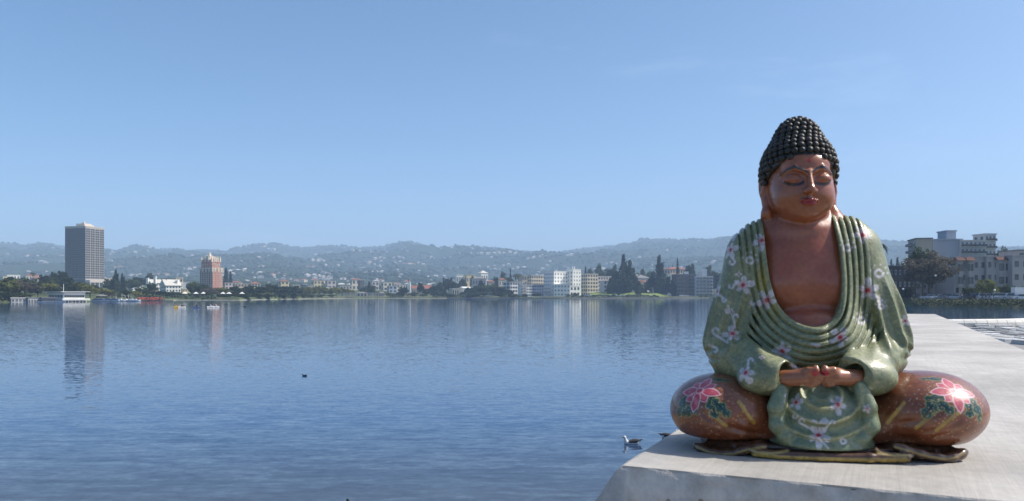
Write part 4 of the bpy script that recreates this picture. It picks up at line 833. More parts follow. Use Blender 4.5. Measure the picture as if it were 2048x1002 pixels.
shore_wall(330, 555, M_WALLP, 'pale rocky lake edge below the mansion and brick tower', 0.35)

# bank plants on the right shore and reeds: uncountable low growth
rs = np.random.RandomState(31); n = 5200
q = rs.uniform(1775, 2150, n); d = rs.uniform(0.2, 6.8, n); Yq = lerp_list(q, SHORE) + d; X = wx(q, Yq)
hgt = np.where(d > 4, 0.12, 0.25) + np.where(d > 4, 0.15, 0.5) * (0.5 + 0.5 * np.sin(q * 0.11) * np.sin(q * 0.037 + d))
P_ = np.stack([X, Yq, ground_z(X, Yq) + rs.uniform(0, 1, n) * hgt], 1); V, Fq = leaf_quads(P_, 0.20, rs)
tag(link('bank_plants', np_mesh('bank_plants', V, Fq, [mat('bank_leaves', (0.10, 0.11, 0.045), 0.85, 0.5, 0.35)])), 'low scrubby plants covering the right bank', 'plants', kind='stuff')
n = 7000; q = rs.uniform(-40, 1430, n); d = rs.uniform(1.0, 10.0, n); Yq = lerp_list(q, SHORE) + d; X = wx(q, Yq)
ok = (np.sin(q * 0.05) + np.sin(q * 0.021 + 1) > -0.3) & ~((q > 18) & (q < 215)) & ~((q > 640) & (q < 780)); q, d, Yq, X = q[ok], d[ok], Yq[ok], X[ok]
P_ = np.stack([X, Yq, ground_z(X, Yq) + rs.uniform(0, 1, len(X)) * (1.2 + 0.8 * np.sin(q * 0.09))], 1); V, Fq = leaf_quads(P_, 0.55, rs)
tag(link('shore_shrubs', np_mesh('shore_shrubs', V, Fq, [mat('shrub_leaves', (0.055, 0.075, 0.028), 0.85, 0.5, 0.12)])), 'low green shrubs lining the far shore', 'shrubs', kind='stuff')

# ---- vehicles
M_TYRE = mat('tyre', (0.02, 0.02, 0.02), 0.9, 0.1, 3); M_CARGLASS = mat('car_glass', (0.03, 0.035, 0.04), 0.08, 0.2, 1, spec=0.8)
M_LAMPW = mat('headlamp', (0.7, 0.7, 0.7), 0.2, 0.05, 1); M_LAMPR = mat('tail_lamp', (0.35, 0.02, 0.02), 0.3, 0.05, 1)
def car_parts(kind):
    mb = MB(); L = {'sedan': 2.25, 'suv': 2.3}[kind]; h = {'sedan': 1.42, 'suv': 1.72}[kind]; bz = {'sedan': 0.85, 'suv': 0.98}[kind]
    low = [(-L, 0.28), (-L, 0.62), (-L + 0.25, bz - 0.02), (-0.95, bz), (1.2, bz + 0.02), (L - 0.1, bz - 0.08), (L, 0.55), (L - 0.05, 0.28)]
    if kind == 'suv': low[5] = (L - 0.02, bz)
    mb.prism(low, -0.88, 0.88)
    cab = [(-0.95, bz), (-0.35, h), (0.9, h), (1.45 if kind == 'sedan' else L - 0.05, bz)] if kind == 'sedan' else [(-1.05, bz), (-0.5, h), (L - 0.35, h), (L - 0.06, bz)]
    def rect(p, y, ins):
        return [(a, y * (1 - ins * (b - bz)), b) for a, b in p]
    a, b = rect(cab, -0.84, 0.16), rect(cab, 0.84, 0.16)
    mb.add(a + b, [(0, 1, 2, 3), (7, 6, 5, 4), (0, 4, 5, 1), (1, 5, 6, 2), (2, 6, 7, 3), (3, 7, 4, 0)])
    gl = MB()
    for s in (-1, 1):
        c0 = [(p[0] * 0.90 + 0.02, s * (0.845 * (1 - 0.16 * (p[1] - bz)) + 0.012), bz + 0.06 + (p[1] - bz) * 0.80) for p in cab]
        gl.add([(x, y, z) for x, y, z in c0] + [(x, y - s * 0.02, z) for x, y, z in c0], [(0, 1, 2, 3), (7, 6, 5, 4), (0, 4, 5, 1), (1, 5, 6, 2), (2, 6, 7, 3), (3, 7, 4, 0)])
    for (p, q, e) in ((cab[0], cab[1], -1), (cab[3], cab[2], 1)):
        v = [(p[0] + (q[0] - p[0]) * t + e * 0.012, y * (0.92 - 0.05 * t), p[1] + (q[1] - p[1]) * t) for t, y in ((0.1, -0.78), (0.1, 0.78), (0.88, 0.78), (0.88, -0.78))]
        gl.add(v + [(x + e * 0.01, y, z + 0.004) for x, y, z in v], [(0, 1, 2, 3), (7, 6, 5, 4), (0, 4, 5, 1), (1, 5, 6, 2), (2, 6, 7, 3), (3, 7, 4, 0)])
    return mb, gl.mesh('windows', M_CARGLASS), L
wh = MB(); wh.cyl((0, 0, 0), 0.33, 0.33, -0.11, 0.11, 14, axis='y'); wh.cyl((0, 0, 0), 0.2, 0.2, -0.125, 0.125, 10, mi=1, axis='y'); WHEEL = wh.mesh('wheel', M_TYRE, M_GALV)
lw = MB(); lw.box(-0.03, 0.03, -0.2, 0.2, -0.07, 0.07); HL_ = lw.mesh('headlight', M_LAMPW); TLm = lw.mesh('tail_light', M_LAMPR)
CARS = {}
def car(kind, colour, paint, X, Y, rot, label, group, dz=0.0):
    key = (kind, colour)
    if key not in CARS:
        mb, gl, L = car_parts(kind); CARS[key] = (mb.mesh('body', paint), gl, L)
    body, gl, L = CARS[key]
    root = empty('parked_car', (X, Y, gz(X, Y) + dz), rot); tag(root, label, 'car', group); root.scale = (1.1, 1.1, 1.12)
    link('body', body, root); link('windows', gl, root)
    for x in (-1.38, 1.38):
        for y in (-0.8, 0.8): link('wheel', WHEEL, root, (x, y, 0.33))
    for y in (-0.6, 0.6): link('headlight', HL_, root, (-L, y, 0.62)); link('tail_light', TLm, root, (L, y, 0.68))
    return root
PAINT = {c: mat('car_' + c, v, 0.25, 0.03, 1, spec=0.6, coat=0.6) for c, v in dict(white=(0.75, 0.75, 0.74), silver=(0.42, 0.44, 0.47), black=(0.02, 0.02, 0.022), grey=(0.16, 0.17, 0.19), red=(0.3, 0.02, 0.02), blue=(0.05, 0.09, 0.2)).items()}
for px, kind, c, lab in ((1812, 'sedan', 'black', 'black car by the brown house'), (1858, 'sedan', 'silver', 'silver car under the big grey brown tree'), (1880, 'sedan', 'white', 'white car just right of the big tree trunk'), (1894, 'suv', 'grey', 'grey tall car between the white and silver cars'), (1911, 'sedan', 'silver', 'silver car left of the dark bush'),
        (1934, 'sedan', 'grey', 'grey low car before the dark bush'), (1955, 'suv', 'black', 'black car before the lime green tree'), (1973, 'suv', 'silver', 'silver tall car behind the walking people'), (2001, 'suv', 'white', 'white tall car right of the walking people'), (2018, 'suv', 'silver', 'silver tall car left of the white truck'), (2043, 'sedan', 'white', 'white car in front of the white truck')):
    Yc = sh(px) + 15.5; car(kind, c, PAINT[c], wx(px, Yc), Yc, R(168 if px % 2 else -12), lab + ' on the right bank road', 'cars on the right bank road', 0.07)
Yc = sh(2046) + 19; t = empty('box_truck', (wx(2046, Yc), Yc, gz(wx(2046, Yc), Yc) + 0.07), R(-8)); tag(t, 'white box truck parked at the right end of the bank road', 'truck')
mb = MB(); mb.box(-2.6, 2.4, -1.15, 1.15, 0.8, 3.5); mb.obj('cargo_box', PAINT['white'], t); mb = MB(); mb.prism([(2.45, 0.5), (2.45, 2.5), (3.5, 2.4), (4.3, 1.5), (4.4, 0.5)], -1.0, 1.0); mb.obj('cab', PAINT['white'], t)
for x in (-1.6, 3.3):
    for y in (-1.0, 1.0): link('wheel', WHEEL, t, (x, y, 0.42), scale=(1.25, 1.2, 1.25))
rc_ = random.Random(3); cols = ['white', 'silver', 'grey', 'black', 'silver', 'white', 'blue', 'red']
i = 0
for px in [1164, 1171, 1178, 1186, 1194, 1200, 1209, 1217, 1226, 1234, 1245, 1256, 1267, 1273, 1282, 1296, 1309, 1364, 1372, 1381]:
    Yc = sh(px) + 9.5 + (5 if 1190 < px < 1215 else 0); c = cols[(i * 5 + 3) % 8]; i += 1
    car('suv' if i % 3 == 0 else 'sedan', c, PAINT[c], wx(px, Yc), Yc, R(rc_.choice((0, 180)) + rc_.uniform(-8, 8)), '%s car parked along the lake road below the lawn' % c, '%s cars along the lawn road' % c, 0.08)
for px, c in ((905, 'white'), (930, 'silver'), (975, 'white'), (1045, 'white'), (1058, 'silver'), (1092, 'silver')):
    Yc = sh(px) + 9; car('sedan', c, PAINT[c], wx(px, Yc), Yc, R(rc_.uniform(-6, 6)), '%s car parked below the rise left of the hotel' % c, '%s cars below the rise' % c, 0.08)
for i, px in enumerate((1201, 1206, 1213)):
    Yc = 790 + i * 3; c = ('white', 'silver', 'white')[i]; car('sedan', c, PAINT[c], wx(px, Yc), Yc, R(10), '%s car on the slope street beside the cream apartments' % c, '%s cars on the slope street' % c, 1.2)

# ---- lamp posts, flagpole, masts
def pole(name, label, cat, px, ytop, Y, r=0.08, arm=0.0, group=None, m=M_GALV, globe=False):
    X = wx(px, Y); g = max(gz(X, Y), 0.0); H = wz(ytop, Y) - g; root = empty(name, (X, Y, g)); tag(root, label, cat, group)
    mb = MB(); mb.cyl((0, 0, 0), r * 1.4, r * 0.8, -0.5, H, 8); mb.obj('post', m, root)
    if arm: mb = MB(); mb.tube([(0, 0, H - 0.1), (-arm * 0.6, 0, H + 0.15), (-arm, 0, H + 0.1)], r * 0.7, 6); mb.obj('arm', m, root); mb = MB(); mb.box(-arm - 0.5, -arm + 0.3, -0.15, 0.15, H - 0.02, H + 0.16); mb.obj('lamp_head', m, root)
    if globe:
        b = bmesh.new(); bmesh.ops.create_uvsphere(b, u_segments=12, v_segments=8, radius=0.32); me = bpy.data.meshes.new('lamp_globe'); b.to_mesh(me); b.free(); me.materials.append(M_WHITE); link('lamp_globe', me, root, (0, 0, H + 0.25)); mb = MB(); mb.cyl((0, 0, 0), 0.22, 0.22, H - 0.08, H, 10); mb.obj('collar', m, root)
    return root
pole('street_lamp', 'globe street lamp standing before the big grey brown tree', 'lamp', 1871, 553, 248, 0.07, m=M_METAL, globe=True)
pole('street_lamp', 'globe street lamp beside the brown house', 'lamp', 1806, 580, 248, 0.07, m=M_METAL, globe=True)
pole('street_lamp', 'globe street lamp by the walking people', 'lamp', 1989, 582, 226, 0.06, m=M_GALV, globe=True)
pole('flagpole', 'thin white flagpole behind the boathouse roof', 'pole', 127, 568, 385, 0.10, m=M_WHITE)
pole('street_lamp', 'white arm lamp post among the moored boats', 'lamp', 250, 590.5, 412, 0.09, 1.4, m=M_WHITE)
for px, yt in ((232, 586), (244, 586), (257, 588), (262, 588), (266, 589)): pole('boat_mast', 'thin bare mast of a moored sailing boat', 'mast', px, yt, 410 + (px % 5), 0.07, group='sailing boat masts', m=M_WHITE)
pole('street_lamp', 'pale lamp post on the shore before the lawn', 'lamp', 1306, 576, 764, 0.16, 1.6, m=M_WHITE)
pole('street_lamp', 'pale lamp post on the shore before the white annex', 'lamp', 1139, 578, 764, 0.16, 1.6, m=M_WHITE)

# ---- boats
def hull_mesh(name, L, W, H, m, mi=None):
    sec = 9; V, Fs = [], []
    for i in range(sec):
        t = i / (sec - 1); x = (t - 0.5) * L; w = W / 2 * math.sin(math.pi * min(0.5, 0.06 + t * 0.9) if t < 0.6 else math.pi * (0.5 + (t - 0.6) / 0.4 * 0.48)); sh_ = 0.25 * H * (2 * t - 1) ** 2
        V += [(x, -w, H + sh_), (x, -w * 0.75, 0.12 * H), (x, 0, -0.25 * H + sh_), (x, w * 0.75, 0.12 * H), (x, w, H + sh_), (x, w * 0.86, H * 0.75 + sh_), (x, -w * 0.86, H * 0.75 + sh_)]
    for i in range(sec - 1):
        for k in range(7): Fs.append((i * 7 + k, i * 7 + (k + 1) % 7, (i + 1) * 7 + (k + 1) % 7, (i + 1) * 7 + k))
    Fs += [tuple(range(6, -1, -1)), tuple(range((sec - 1) * 7, sec * 7))]
    me = bpy.data.meshes.new(name); me.from_pydata(V, [], Fs); me.materials.append(m); me.update(); return me
M_REDB = mat('red_hull', (0.40, 0.075, 0.05), 0.4, 0.1, 1); M_YB = mat('yellow_hull', (0.6, 0.38, 0.03), 0.4, 0.1, 1); M_BLUEC = mat('blue_boat_cover', (0.06, 0.10, 0.22), 0.7, 0.15, 1); M_WB = mat('white_hull', (0.72, 0.72, 0.7), 0.4, 0.05, 1)
red = hull_mesh('hull', 4.2, 1.0, 0.5, M_REDB); whull = hull_mesh('hull', 5.5, 1.8, 0.8, M_WB); yh = hull_mesh('hull', 4.4, 0.8, 0.4, M_YB); wk = hull_mesh('hull', 5.0, 0.7, 0.35, M_WB)
mb = MB(); mb.box(-1.7, 1.7, -0.06, 0.06, 0.42, 0.48); thw = mb.mesh('thwart', M_WB)
mb = MB(); mb.box(-13, 13, -1.2, 1.2, -0.2, 0.35)
for k in range(7): mb.cyl((-12 + 4 * k, 1.1, 0), 0.14, 0.14, -1, 1.2, 6)
Yd = 424; tag(mb.obj('floating_dock', mat('dock_wood', (0.30, 0.27, 0.23), 0.9, 0.2, 1), loc=(wx(300, 452), 452, 0.05), rotz=R(8)), 'long floating dock carrying the rental boats', 'dock')
mb = MB(); mb.box(-14, 14, -1.2, 1.2, -0.2, 0.35); tag(mb.obj('floating_dock', MATS['dock_wood'], loc=(wx(218, 408), 408, 0.05), rotz=R(8)), 'floating dock where the blue covered boats lie', 'dock')
rb = random.Random(6)
for i in range(22):
    px = 277 + i * 2.3; Y = 447.5 + rb.uniform(-1.6, 2.4) + (i % 3) * 1.2; root = empty('canoe', (wx(px, Y), Y, 0.55 + 0.42 * (i % 3) + rb.uniform(0, .1)), R(rb.uniform(60, 120))); tag(root, 'red rental canoe stacked on the floating dock', 'canoe', 'red rental canoes'); link('hull', red, root)
    link('thwart', thw, root, scale=(0.25, 6, 1))
for px, kind in ((193, 'b'), (203, 'b'), (217, 'b'), (229, 'b'), (240, 'w'), (251, 'w'), (262, 'w'), (270, 'w')):
    Y = 402 + rb.uniform(-3, 2); root = empty('moored_boat', (wx(px, Y), Y, 0.06), R(rb.uniform(-14, 14))); tag(root, 'moored boat under a dark blue cover left of the lamp post' if kind == 'b' else 'small white moored boat near the lamp post', 'boat', 'blue covered boats' if kind == 'b' else 'white moored boats'); link('hull', whull, root)
    if kind == 'b': mb = MB(); mb.prism([(-2.3, 0.7), (-0.8, 1.5), (0.9, 1.5), (2.3, 0.75)], -0.8, 0.8); mb.obj('cover', M_BLUEC, root)
    else: mb = MB(); mb.prism([(-1.0, 0.7), (-0.6, 1.3), (0.7, 1.25), (1.0, 0.7)], -0.55, 0.55); mb.obj('cabin', M_WB, root)
for px in (88, 96, 106, 112, 122): 
    Y = 352 + rb.uniform(-3, 2); root = empty('dinghy', (wx(px, Y), Y, 0.05), R(rb.uniform(-20, 20))); tag(root, 'small white dinghy floating by the boathouse sheds', 'boat', 'white dinghies by the boathouse'); link('hull', wk, root); link('thwart', thw, root, scale=(0.2, 4, 0.8))
# tents / parasols on the grass before the brick tower
M_TENT = mat('tent_canvas', (0.75, 0.74, 0.70), 0.8, 0.05, 1)
for px, py in ((370, 593), (392, 592), (407, 592), (446, 591), (458, 590), (484, 589)):
    Y = sh(px) + 14; X = wx(px, Y); root = empty('canopy_tent', (X, Y, gz(X, Y)), R(20)); tag(root, 'small white canopy tent on the grass near the brick tower', 'tent', 'white canopy tents'); mb = MB()
    mb.add([(-1.7, -1.7, 2.3), (1.7, -1.7, 2.3), (1.7, 1.7, 2.3), (-1.7, 1.7, 2.3), (0, 0, 3.4)], [(0, 1, 4), (1, 2, 4), (2, 3, 4), (3, 0, 4), (3, 2, 1, 0)]); mb.obj('canopy', M_TENT, root)
    for a in (-1.6, 1.6):
        for b in (-1.6, 1.6): mb = MB(); mb.cyl((a, b, 0), 0.05, 0.05, -0.2, 2.3, 6); mb.obj('leg', M_GALV, root)
# ================================================================== sculpted shapes: signed distance fields -> quad meshes
def surfnet(f, lo, hi, h, smooth=1):
    """naive surface nets on a sparse grid; f(X, Y, Z) is negative inside"""
    lo = np.array(lo, np.float32); B = 4
    nb = np.ceil((np.array(hi) - lo) / (h * B)).astype(int) + 1
    ax = [lo[i] + (np.arange(nb[i]) * B + 1.5) * h for i in range(3)]
    cx, cy, cz = np.meshgrid(*ax, indexing='ij')
    cd = f(cx.ravel().astype(np.float32), cy.ravel().astype(np.float32), cz.ravel().astype(np.float32)).reshape(cx.shape)
    D = np.repeat(np.repeat(np.repeat(np.where(cd < 0, -9., 9.).astype(np.float32), B, 0), B, 1), B, 2)
    act = np.argwhere(np.abs(cd) < 9.0 * h)
    sub = np.stack(np.meshgrid(*[np.arange(B)] * 3, indexing='ij'), -1).reshape(-1, 3)
    idx = (act[:, None, :] * B + sub[None]).reshape(-1, 3)
    p = lo + idx * np.float32(h)
    D[idx[:, 0], idx[:, 1], idx[:, 2]] = f(p[:, 0].astype(np.float32), p[:, 1].astype(np.float32), p[:, 2].astype(np.float32))
    S = D < 0
    nx, ny, nz = D.shape
    cnt = np.zeros((nx - 1, ny - 1, nz - 1), np.int8)
    for a in (0, 1):
        for b in (0, 1):
            for c in (0, 1): cnt += S[a:nx - 1 + a, b:ny - 1 + b, c:nz - 1 + c]
    cell = np.argwhere((cnt > 0) & (cnt < 8))
    vid = np.full(cnt.shape, -1, np.int32); vid[cell[:, 0], cell[:, 1], cell[:, 2]] = np.arange(len(cell))
    acc = np.zeros((len(cell), 3), np.float32); num = np.zeros(len(cell), np.float32)
    cor = [(a, b, c) for a in (0, 1) for b in (0, 1) for c in (0, 1)]
    for i, p0 in enumerate(cor):
        for p1 in cor[i + 1:]:
            if sum(abs(p0[k] - p1[k]) for k in range(3)) != 1: continue
            d0 = D[cell[:, 0] + p0[0], cell[:, 1] + p0[1], cell[:, 2] + p0[2]]; d1 = D[cell[:, 0] + p1[0], cell[:, 1] + p1[1], cell[:, 2] + p1[2]]
            m = (d0 < 0) != (d1 < 0)
            t = np.where(m, d0 / np.where(m, d0 - d1, 1), 0)
            for k in range(3): acc[:, k] += np.where(m, p0[k] + t * (p1[k] - p0[k]), 0)
            num += m
    V = lo + (cell + acc / num[:, None]) * h
    Q = []
    for k in range(3):
        sl0 = [slice(None)] * 3; sl1 = [slice(None)] * 3; sl0[k] = slice(0, -1); sl1[k] = slice(1, None)
        a, b = S[tuple(sl0)], S[tuple(sl1)]
        e = np.argwhere(a != b)
        o1, o2 = (k + 1) % 3, (k + 2) % 3
        e = e[(e[:, o1] > 0) & (e[:, o2] > 0)]
        e = e[(e[:, o1] < D.shape[o1] - 1) & (e[:, o2] < D.shape[o2] - 1)]
        flip = b[e[:, 0], e[:, 1], e[:, 2]]
        q = []
        for d1_, d2_ in ((1, 1), (0, 1), (0, 0), (1, 0)):
            c = e.copy(); c[:, o1] -= d1_; c[:, o2] -= d2_
            q.append(vid[c[:, 0], c[:, 1], c[:, 2]])
        q = np.stack(q, 1); q[flip] = q[flip][:, ::-1]
        Q.append(q)
    Q = np.concatenate(Q); Q = Q[(Q >= 0).all(1)]
    for _ in range(smooth):
        s = np.zeros_like(V); n = np.zeros(len(V), np.float32)
        for k in range(4):
            for i in range(3): s[:, i] += np.bincount(Q[:, k], V[Q[:, (k + 1) % 4], i] + V[Q[:, (k + 3) % 4], i], len(V))
            n += 2 * np.bincount(Q[:, k], minlength=len(V))
        V = 0.5 * V + 0.5 * s / np.maximum(n, 1)[:, None]
    return V, Q

def vnormals(V, Q):
    fn = np.cross(V[Q[:, 2]] - V[Q[:, 0]], V[Q[:, 3]] - V[Q[:, 1]])
    N = np.zeros_like(V)
    for k in range(4):
        for i in range(3): N[:, i] += np.bincount(Q[:, k], fn[:, i], len(V))
    return N / np.maximum(np.linalg.norm(N, axis=1), 1e-9)[:, None]

def ell(X, Y, Z, c, r):
    a, b, d = (X - c[0]) / r[0], (Y - c[1]) / r[1], (Z - c[2]) / r[2]
    k0 = np.sqrt(a * a + b * b + d * d) + 1e-6
    k1 = np.sqrt((a / r[0]) ** 2 + (b / r[1]) ** 2 + (d / r[2]) ** 2) + 1e-6
    return k0 * (k0 - 1) / k1
def cap(X, Y, Z, a, b, ra, rb):
    a = np.asarray(a, np.float32); b = np.asarray(b, np.float32); d = b - a
    t = np.clip(((X - a[0]) * d[0] + (Y - a[1]) * d[1] + (Z - a[2]) * d[2]) / float(d @ d), 0, 1)
    return np.sqrt((X - a[0] - t * d[0]) ** 2 + (Y - a[1] - t * d[1]) ** 2 + (Z - a[2] - t * d[2]) ** 2) - (ra + (rb - ra) * t)
def smin(a, b, k):
    h = np.clip(0.5 + 0.5 * (b - a) / k, 0, 1); return b + (a - b) * h - k * h * (1 - h)
def smax(a, b, k): return -smin(-a, -b, k)
def sstep(x, a, b):
    t = np.clip((x - a) / (b - a), 0, 1); return t * t * (3 - 2 * t)

# ------------------------------------------------------------------ frame of the statue (millimetres, x to the right, y away, z up)
SY, SROT = 0.80, R(-12)
SX = wx(1640, SY)
_c, _s = math.cos(SROT), math.sin(SROT)
def P(px, py, d):
    """statue point (mm) on the sight line of a photo pixel at depth d (mm) of the statue's own frame"""
    k, m = (px - CX) / F, (HZ - py) / F
    # world = t*(k,1,m) + cam ; local y = -s*(wx-SX)+c*(wy-SY)
    t = (d / 1000 - _s * SX + _c * SY) / (-_s * k + _c)
    X, Y, Z = t * k, t, CAMZ + t * m
    return np.array([(_c * (X - SX) + _s * (Y - SY)) * 1000, d, (Z - LZ) * 1000], np.float32)
def proj(V):
    x, y = V[..., 0] / 1000, V[..., 1] / 1000
    X = _c * x - _s * y + SX; Y = _s * x + _c * y + SY; Z = V[..., 2] / 1000 + LZ
    return CX + F * X / Y, HZ - F * (Z - CAMZ) / Y
MMPX = 0.498

# ---------------- head frame
HC = P(1600, 376, 6); HYAW = R(6)
HW = 1.09                                    # the head is narrower than it is deep
def headspace(X, Y, Z):
    c, s = math.cos(HYAW), math.sin(HYAW); x, y = X - HC[0], Y - HC[1]
    return (c * x + s * y) * HW, -s * x + c * y, Z - HC[2]
def from_head(p):
    c, s = math.cos(HYAW), math.sin(HYAW)
    q = p[0] / HW
    return np.array([c * q - s * p[1] + HC[0], s * q + c * p[1] + HC[1], p[2] + HC[2]], np.float32)

def f_cranium(x, y, z):
    return smin(ell(x, y, z, (0, 8, 16), (38.0, 41, 41)), ell(x, y, z, (0, 11, 50), (22, 22, 20.5)), 9)

def f_head(X, Y, Z):
    x, y, z = headspace(X, Y, Z); ax = np.abs(x)
    d = ell(x, y, z, (0, 6, 8), (34, 38, 34))
    d = smin(d, ell(x, y, z, (0, -4, -8), (32, 32, 29)), 10)
    d = smin(d, ell(ax, y, z, (14.5, -17, -12), (15, 14, 15)), 9)
    d = smin(d, ell(x, y, z, (0, -21, -26), (14, 12.5, 9.5)), 8)
    d = smin(d, ell(x, y, z, (0, -22, 20), (24, 12, 13)), 9)                     # forehead
    # eye sockets, then lids
    d = smax(d, -ell(ax, y, z, (14.5, -39, 6.5), (10, 7.0, 6.0)), 4)
    d = smin(d, ell(ax, y, z, (14.5, -28.2, 4.6), (10.2, 7.0, 6.2)), 1.2)
    # brow line
    d = smin(d, cap(ax, y, z, (4.5, -36.0, 11.0), (14.5, -33.0, 15.5), 1.4, 1.5), 3.5)
    d = smin(d, cap(ax, y, z, (14.5, -33.0, 15.5), (26.5, -22.5, 10.5), 1.5, 0.8), 3.5)
    # nose
    d = smin(d, cap(x, y, z, (0, -35.5, 11), (0, -43.0, -5.5), 2.4, 3.6), 3.2)
    d = smin(d, ell(x, y, z, (0, -43.2, -7.2), (4.4, 4.4, 3.6)), 2)
    d = smin(d, ell(ax, y, z, (4.6, -39.5, -8.0), (3.2, 3.6, 2.8)), 1.6)
    d = smin(d, cap(x, y, z, (0, -38.0, -10.5), (0, -38.0, -15), 1.6, 2.2), 3)
    # lips
    d = smin(d, ell(ax, y, z, (3.2, -36.6, -16.6), (6.4, 3.4, 1.7)), 1.0)
    d = smin(d, ell(x, y, z, (0, -36.2, -19.6), (7.4, 3.8, 2.1)), 1.0)
    d = smax(d, -ell(x, y, z, (0, -41.0, -18.15), (9.6, 2.2, 0.5)), 0.8)
    # ears with long lobes
    e = ell(ax, y + 0.0, z, (37.5, 10, 4), (4.6, 9.0, 12))
    e = smin(e, cap(ax, y, z, (36.5, 8, -3), (34.0, 3, -22), 4.6, 5.2), 4)
    e = smin(e, ell(ax, y, z, (35.4, 2, -25), (6.0, 6.0, 6.0)), 3)
    e = smax(e, -ell(ax, y, z, (41.5, 7, 5), (2.6, 5.0, 7.5)), 1.5)
    e = smax(e, -(z + 29.0), 1.0)
    return smin(d, e, 2.5)

CH = P(1610, 560, 18)
def f_body(X, Y, Z):
    d = f_head(X, Y, Z)
    n0, n1 = from_head((0, 8, -20)), P(1606, 500, 16)
    d = smin(d, cap(X, Y, Z, n0, n1, 22.5, 28), 2.5)
    # neck roll
    nr = P(1604, 455, 10); q = np.sqrt((X - nr[0]) ** 2 + (Y - nr[1] - 4) ** 2)
    d = smin(d, np.sqrt((q - 25.0) ** 2 + (Z - nr[2] + 1.0 - 0.12 * (Y - nr[1])) ** 2) - 4.0, 6)
    a, b = P(1540, 462, 14), P(1668, 456, 14)
    d = smin(d, cap(X, Y, Z, a, b, 15, 15), 9)
    d = smin(d, ell(X, Y, Z, (CH[0], 20, CH[2]), (58, 43, 72)), 10)
    d = smin(d, ell(np.abs(X - CH[0]), Y, Z, (21, -2, CH[2] - 6), (25, 22, 27)), 9)     # pectorals
    bl = P(1622, 655, 0)
    d = smin(d, ell(X, Y, Z, (bl[0], 8, bl[2]), (50, 44, 26)), 5)
    return d

# ---------------- robe
U_PX = [(1528, 400), (1531, 445), (1534, 500), (1540, 560), (1553, 605), (1570, 630), (1592, 647), (1626, 656), (1655, 648), (1673, 628), (1682, 600), (1685, 560), (1683, 500), (1675, 437), (1668, 400)]
UX = np.array([P(a, b, -28)[[0, 2]] for a, b in U_PX], np.float32)
def smooth_poly(p, n=90):
    t = np.concatenate([[0], np.cumsum(np.hypot(*np.diff(p, axis=0).T))]); tt = np.linspace(0, t[-1], n)
    c = np.stack([np.interp(tt, t, p[:, 0]), np.interp(tt, t, p[:, 1])], 1)
    for _ in range(6): c[1:-1] = (c[:-2] + 2 * c[1:-1] + c[2:]) / 4
    return c.astype(np.float32)
UC = smooth_poly(UX)
def dist_poly(x, z, C, closed_inside=True):
    """signed distance to the open U curve; negative inside the opening"""
    best = np.full(x.shape, 1e9, np.float32); inside = np.zeros(x.shape, bool)
    for i in range(len(C) - 1):
        ax_, az = C[i]; bx, bz = C[i + 1]; dx, dz = bx - ax_, bz - az
        t = np.clip(((x - ax_) * dx + (z - az) * dz) / (dx * dx + dz * dz), 0, 1)
        best = np.minimum(best, (x - ax_ - t * dx) ** 2 + (z - az - t * dz) ** 2)
        cr = ((az > z) != (bz > z)) & (x < (bx - ax_) * (z - az) / (dz if abs(dz) > 1e-9 else 1e-9) + ax_)
        inside ^= cr
    # close the top edge of the polygon
    ax_, az = C[-1]; bx, bz = C[0]
    cr = ((az > z) != (bz > z)) & (x < (bx - ax_) * (z - az) / ((bz - az) if abs(bz - az) > 1e-9 else 1e-9) + ax_); inside ^= cr
    d = np.sqrt(best); return np.where(inside, -d, d)
# tabulate it once
GX = np.arange(-140, 141, 1.0, dtype=np.float32); GZ = np.arange(20, 270, 1.0, dtype=np.float32)
_gx, _gz = np.meshgrid(GX, GZ, indexing='ij'); UTAB = dist_poly(_gx.ravel(), _gz.ravel(), UC).reshape(_gx.shape)
def tab(T, x, z):
    i = np.clip(x - GX[0], 0, len(GX) - 1.001); j = np.clip(z - GZ[0], 0, len(GZ) - 1.001)
    a = i.astype(int); b = j.astype(int); u = i - a; v = j - b
    return T[a, b] * (1 - u) * (1 - v) + T[a + 1, b] * u * (1 - v) + T[a, b + 1] * (1 - u) * v + T[a + 1, b + 1] * u * v

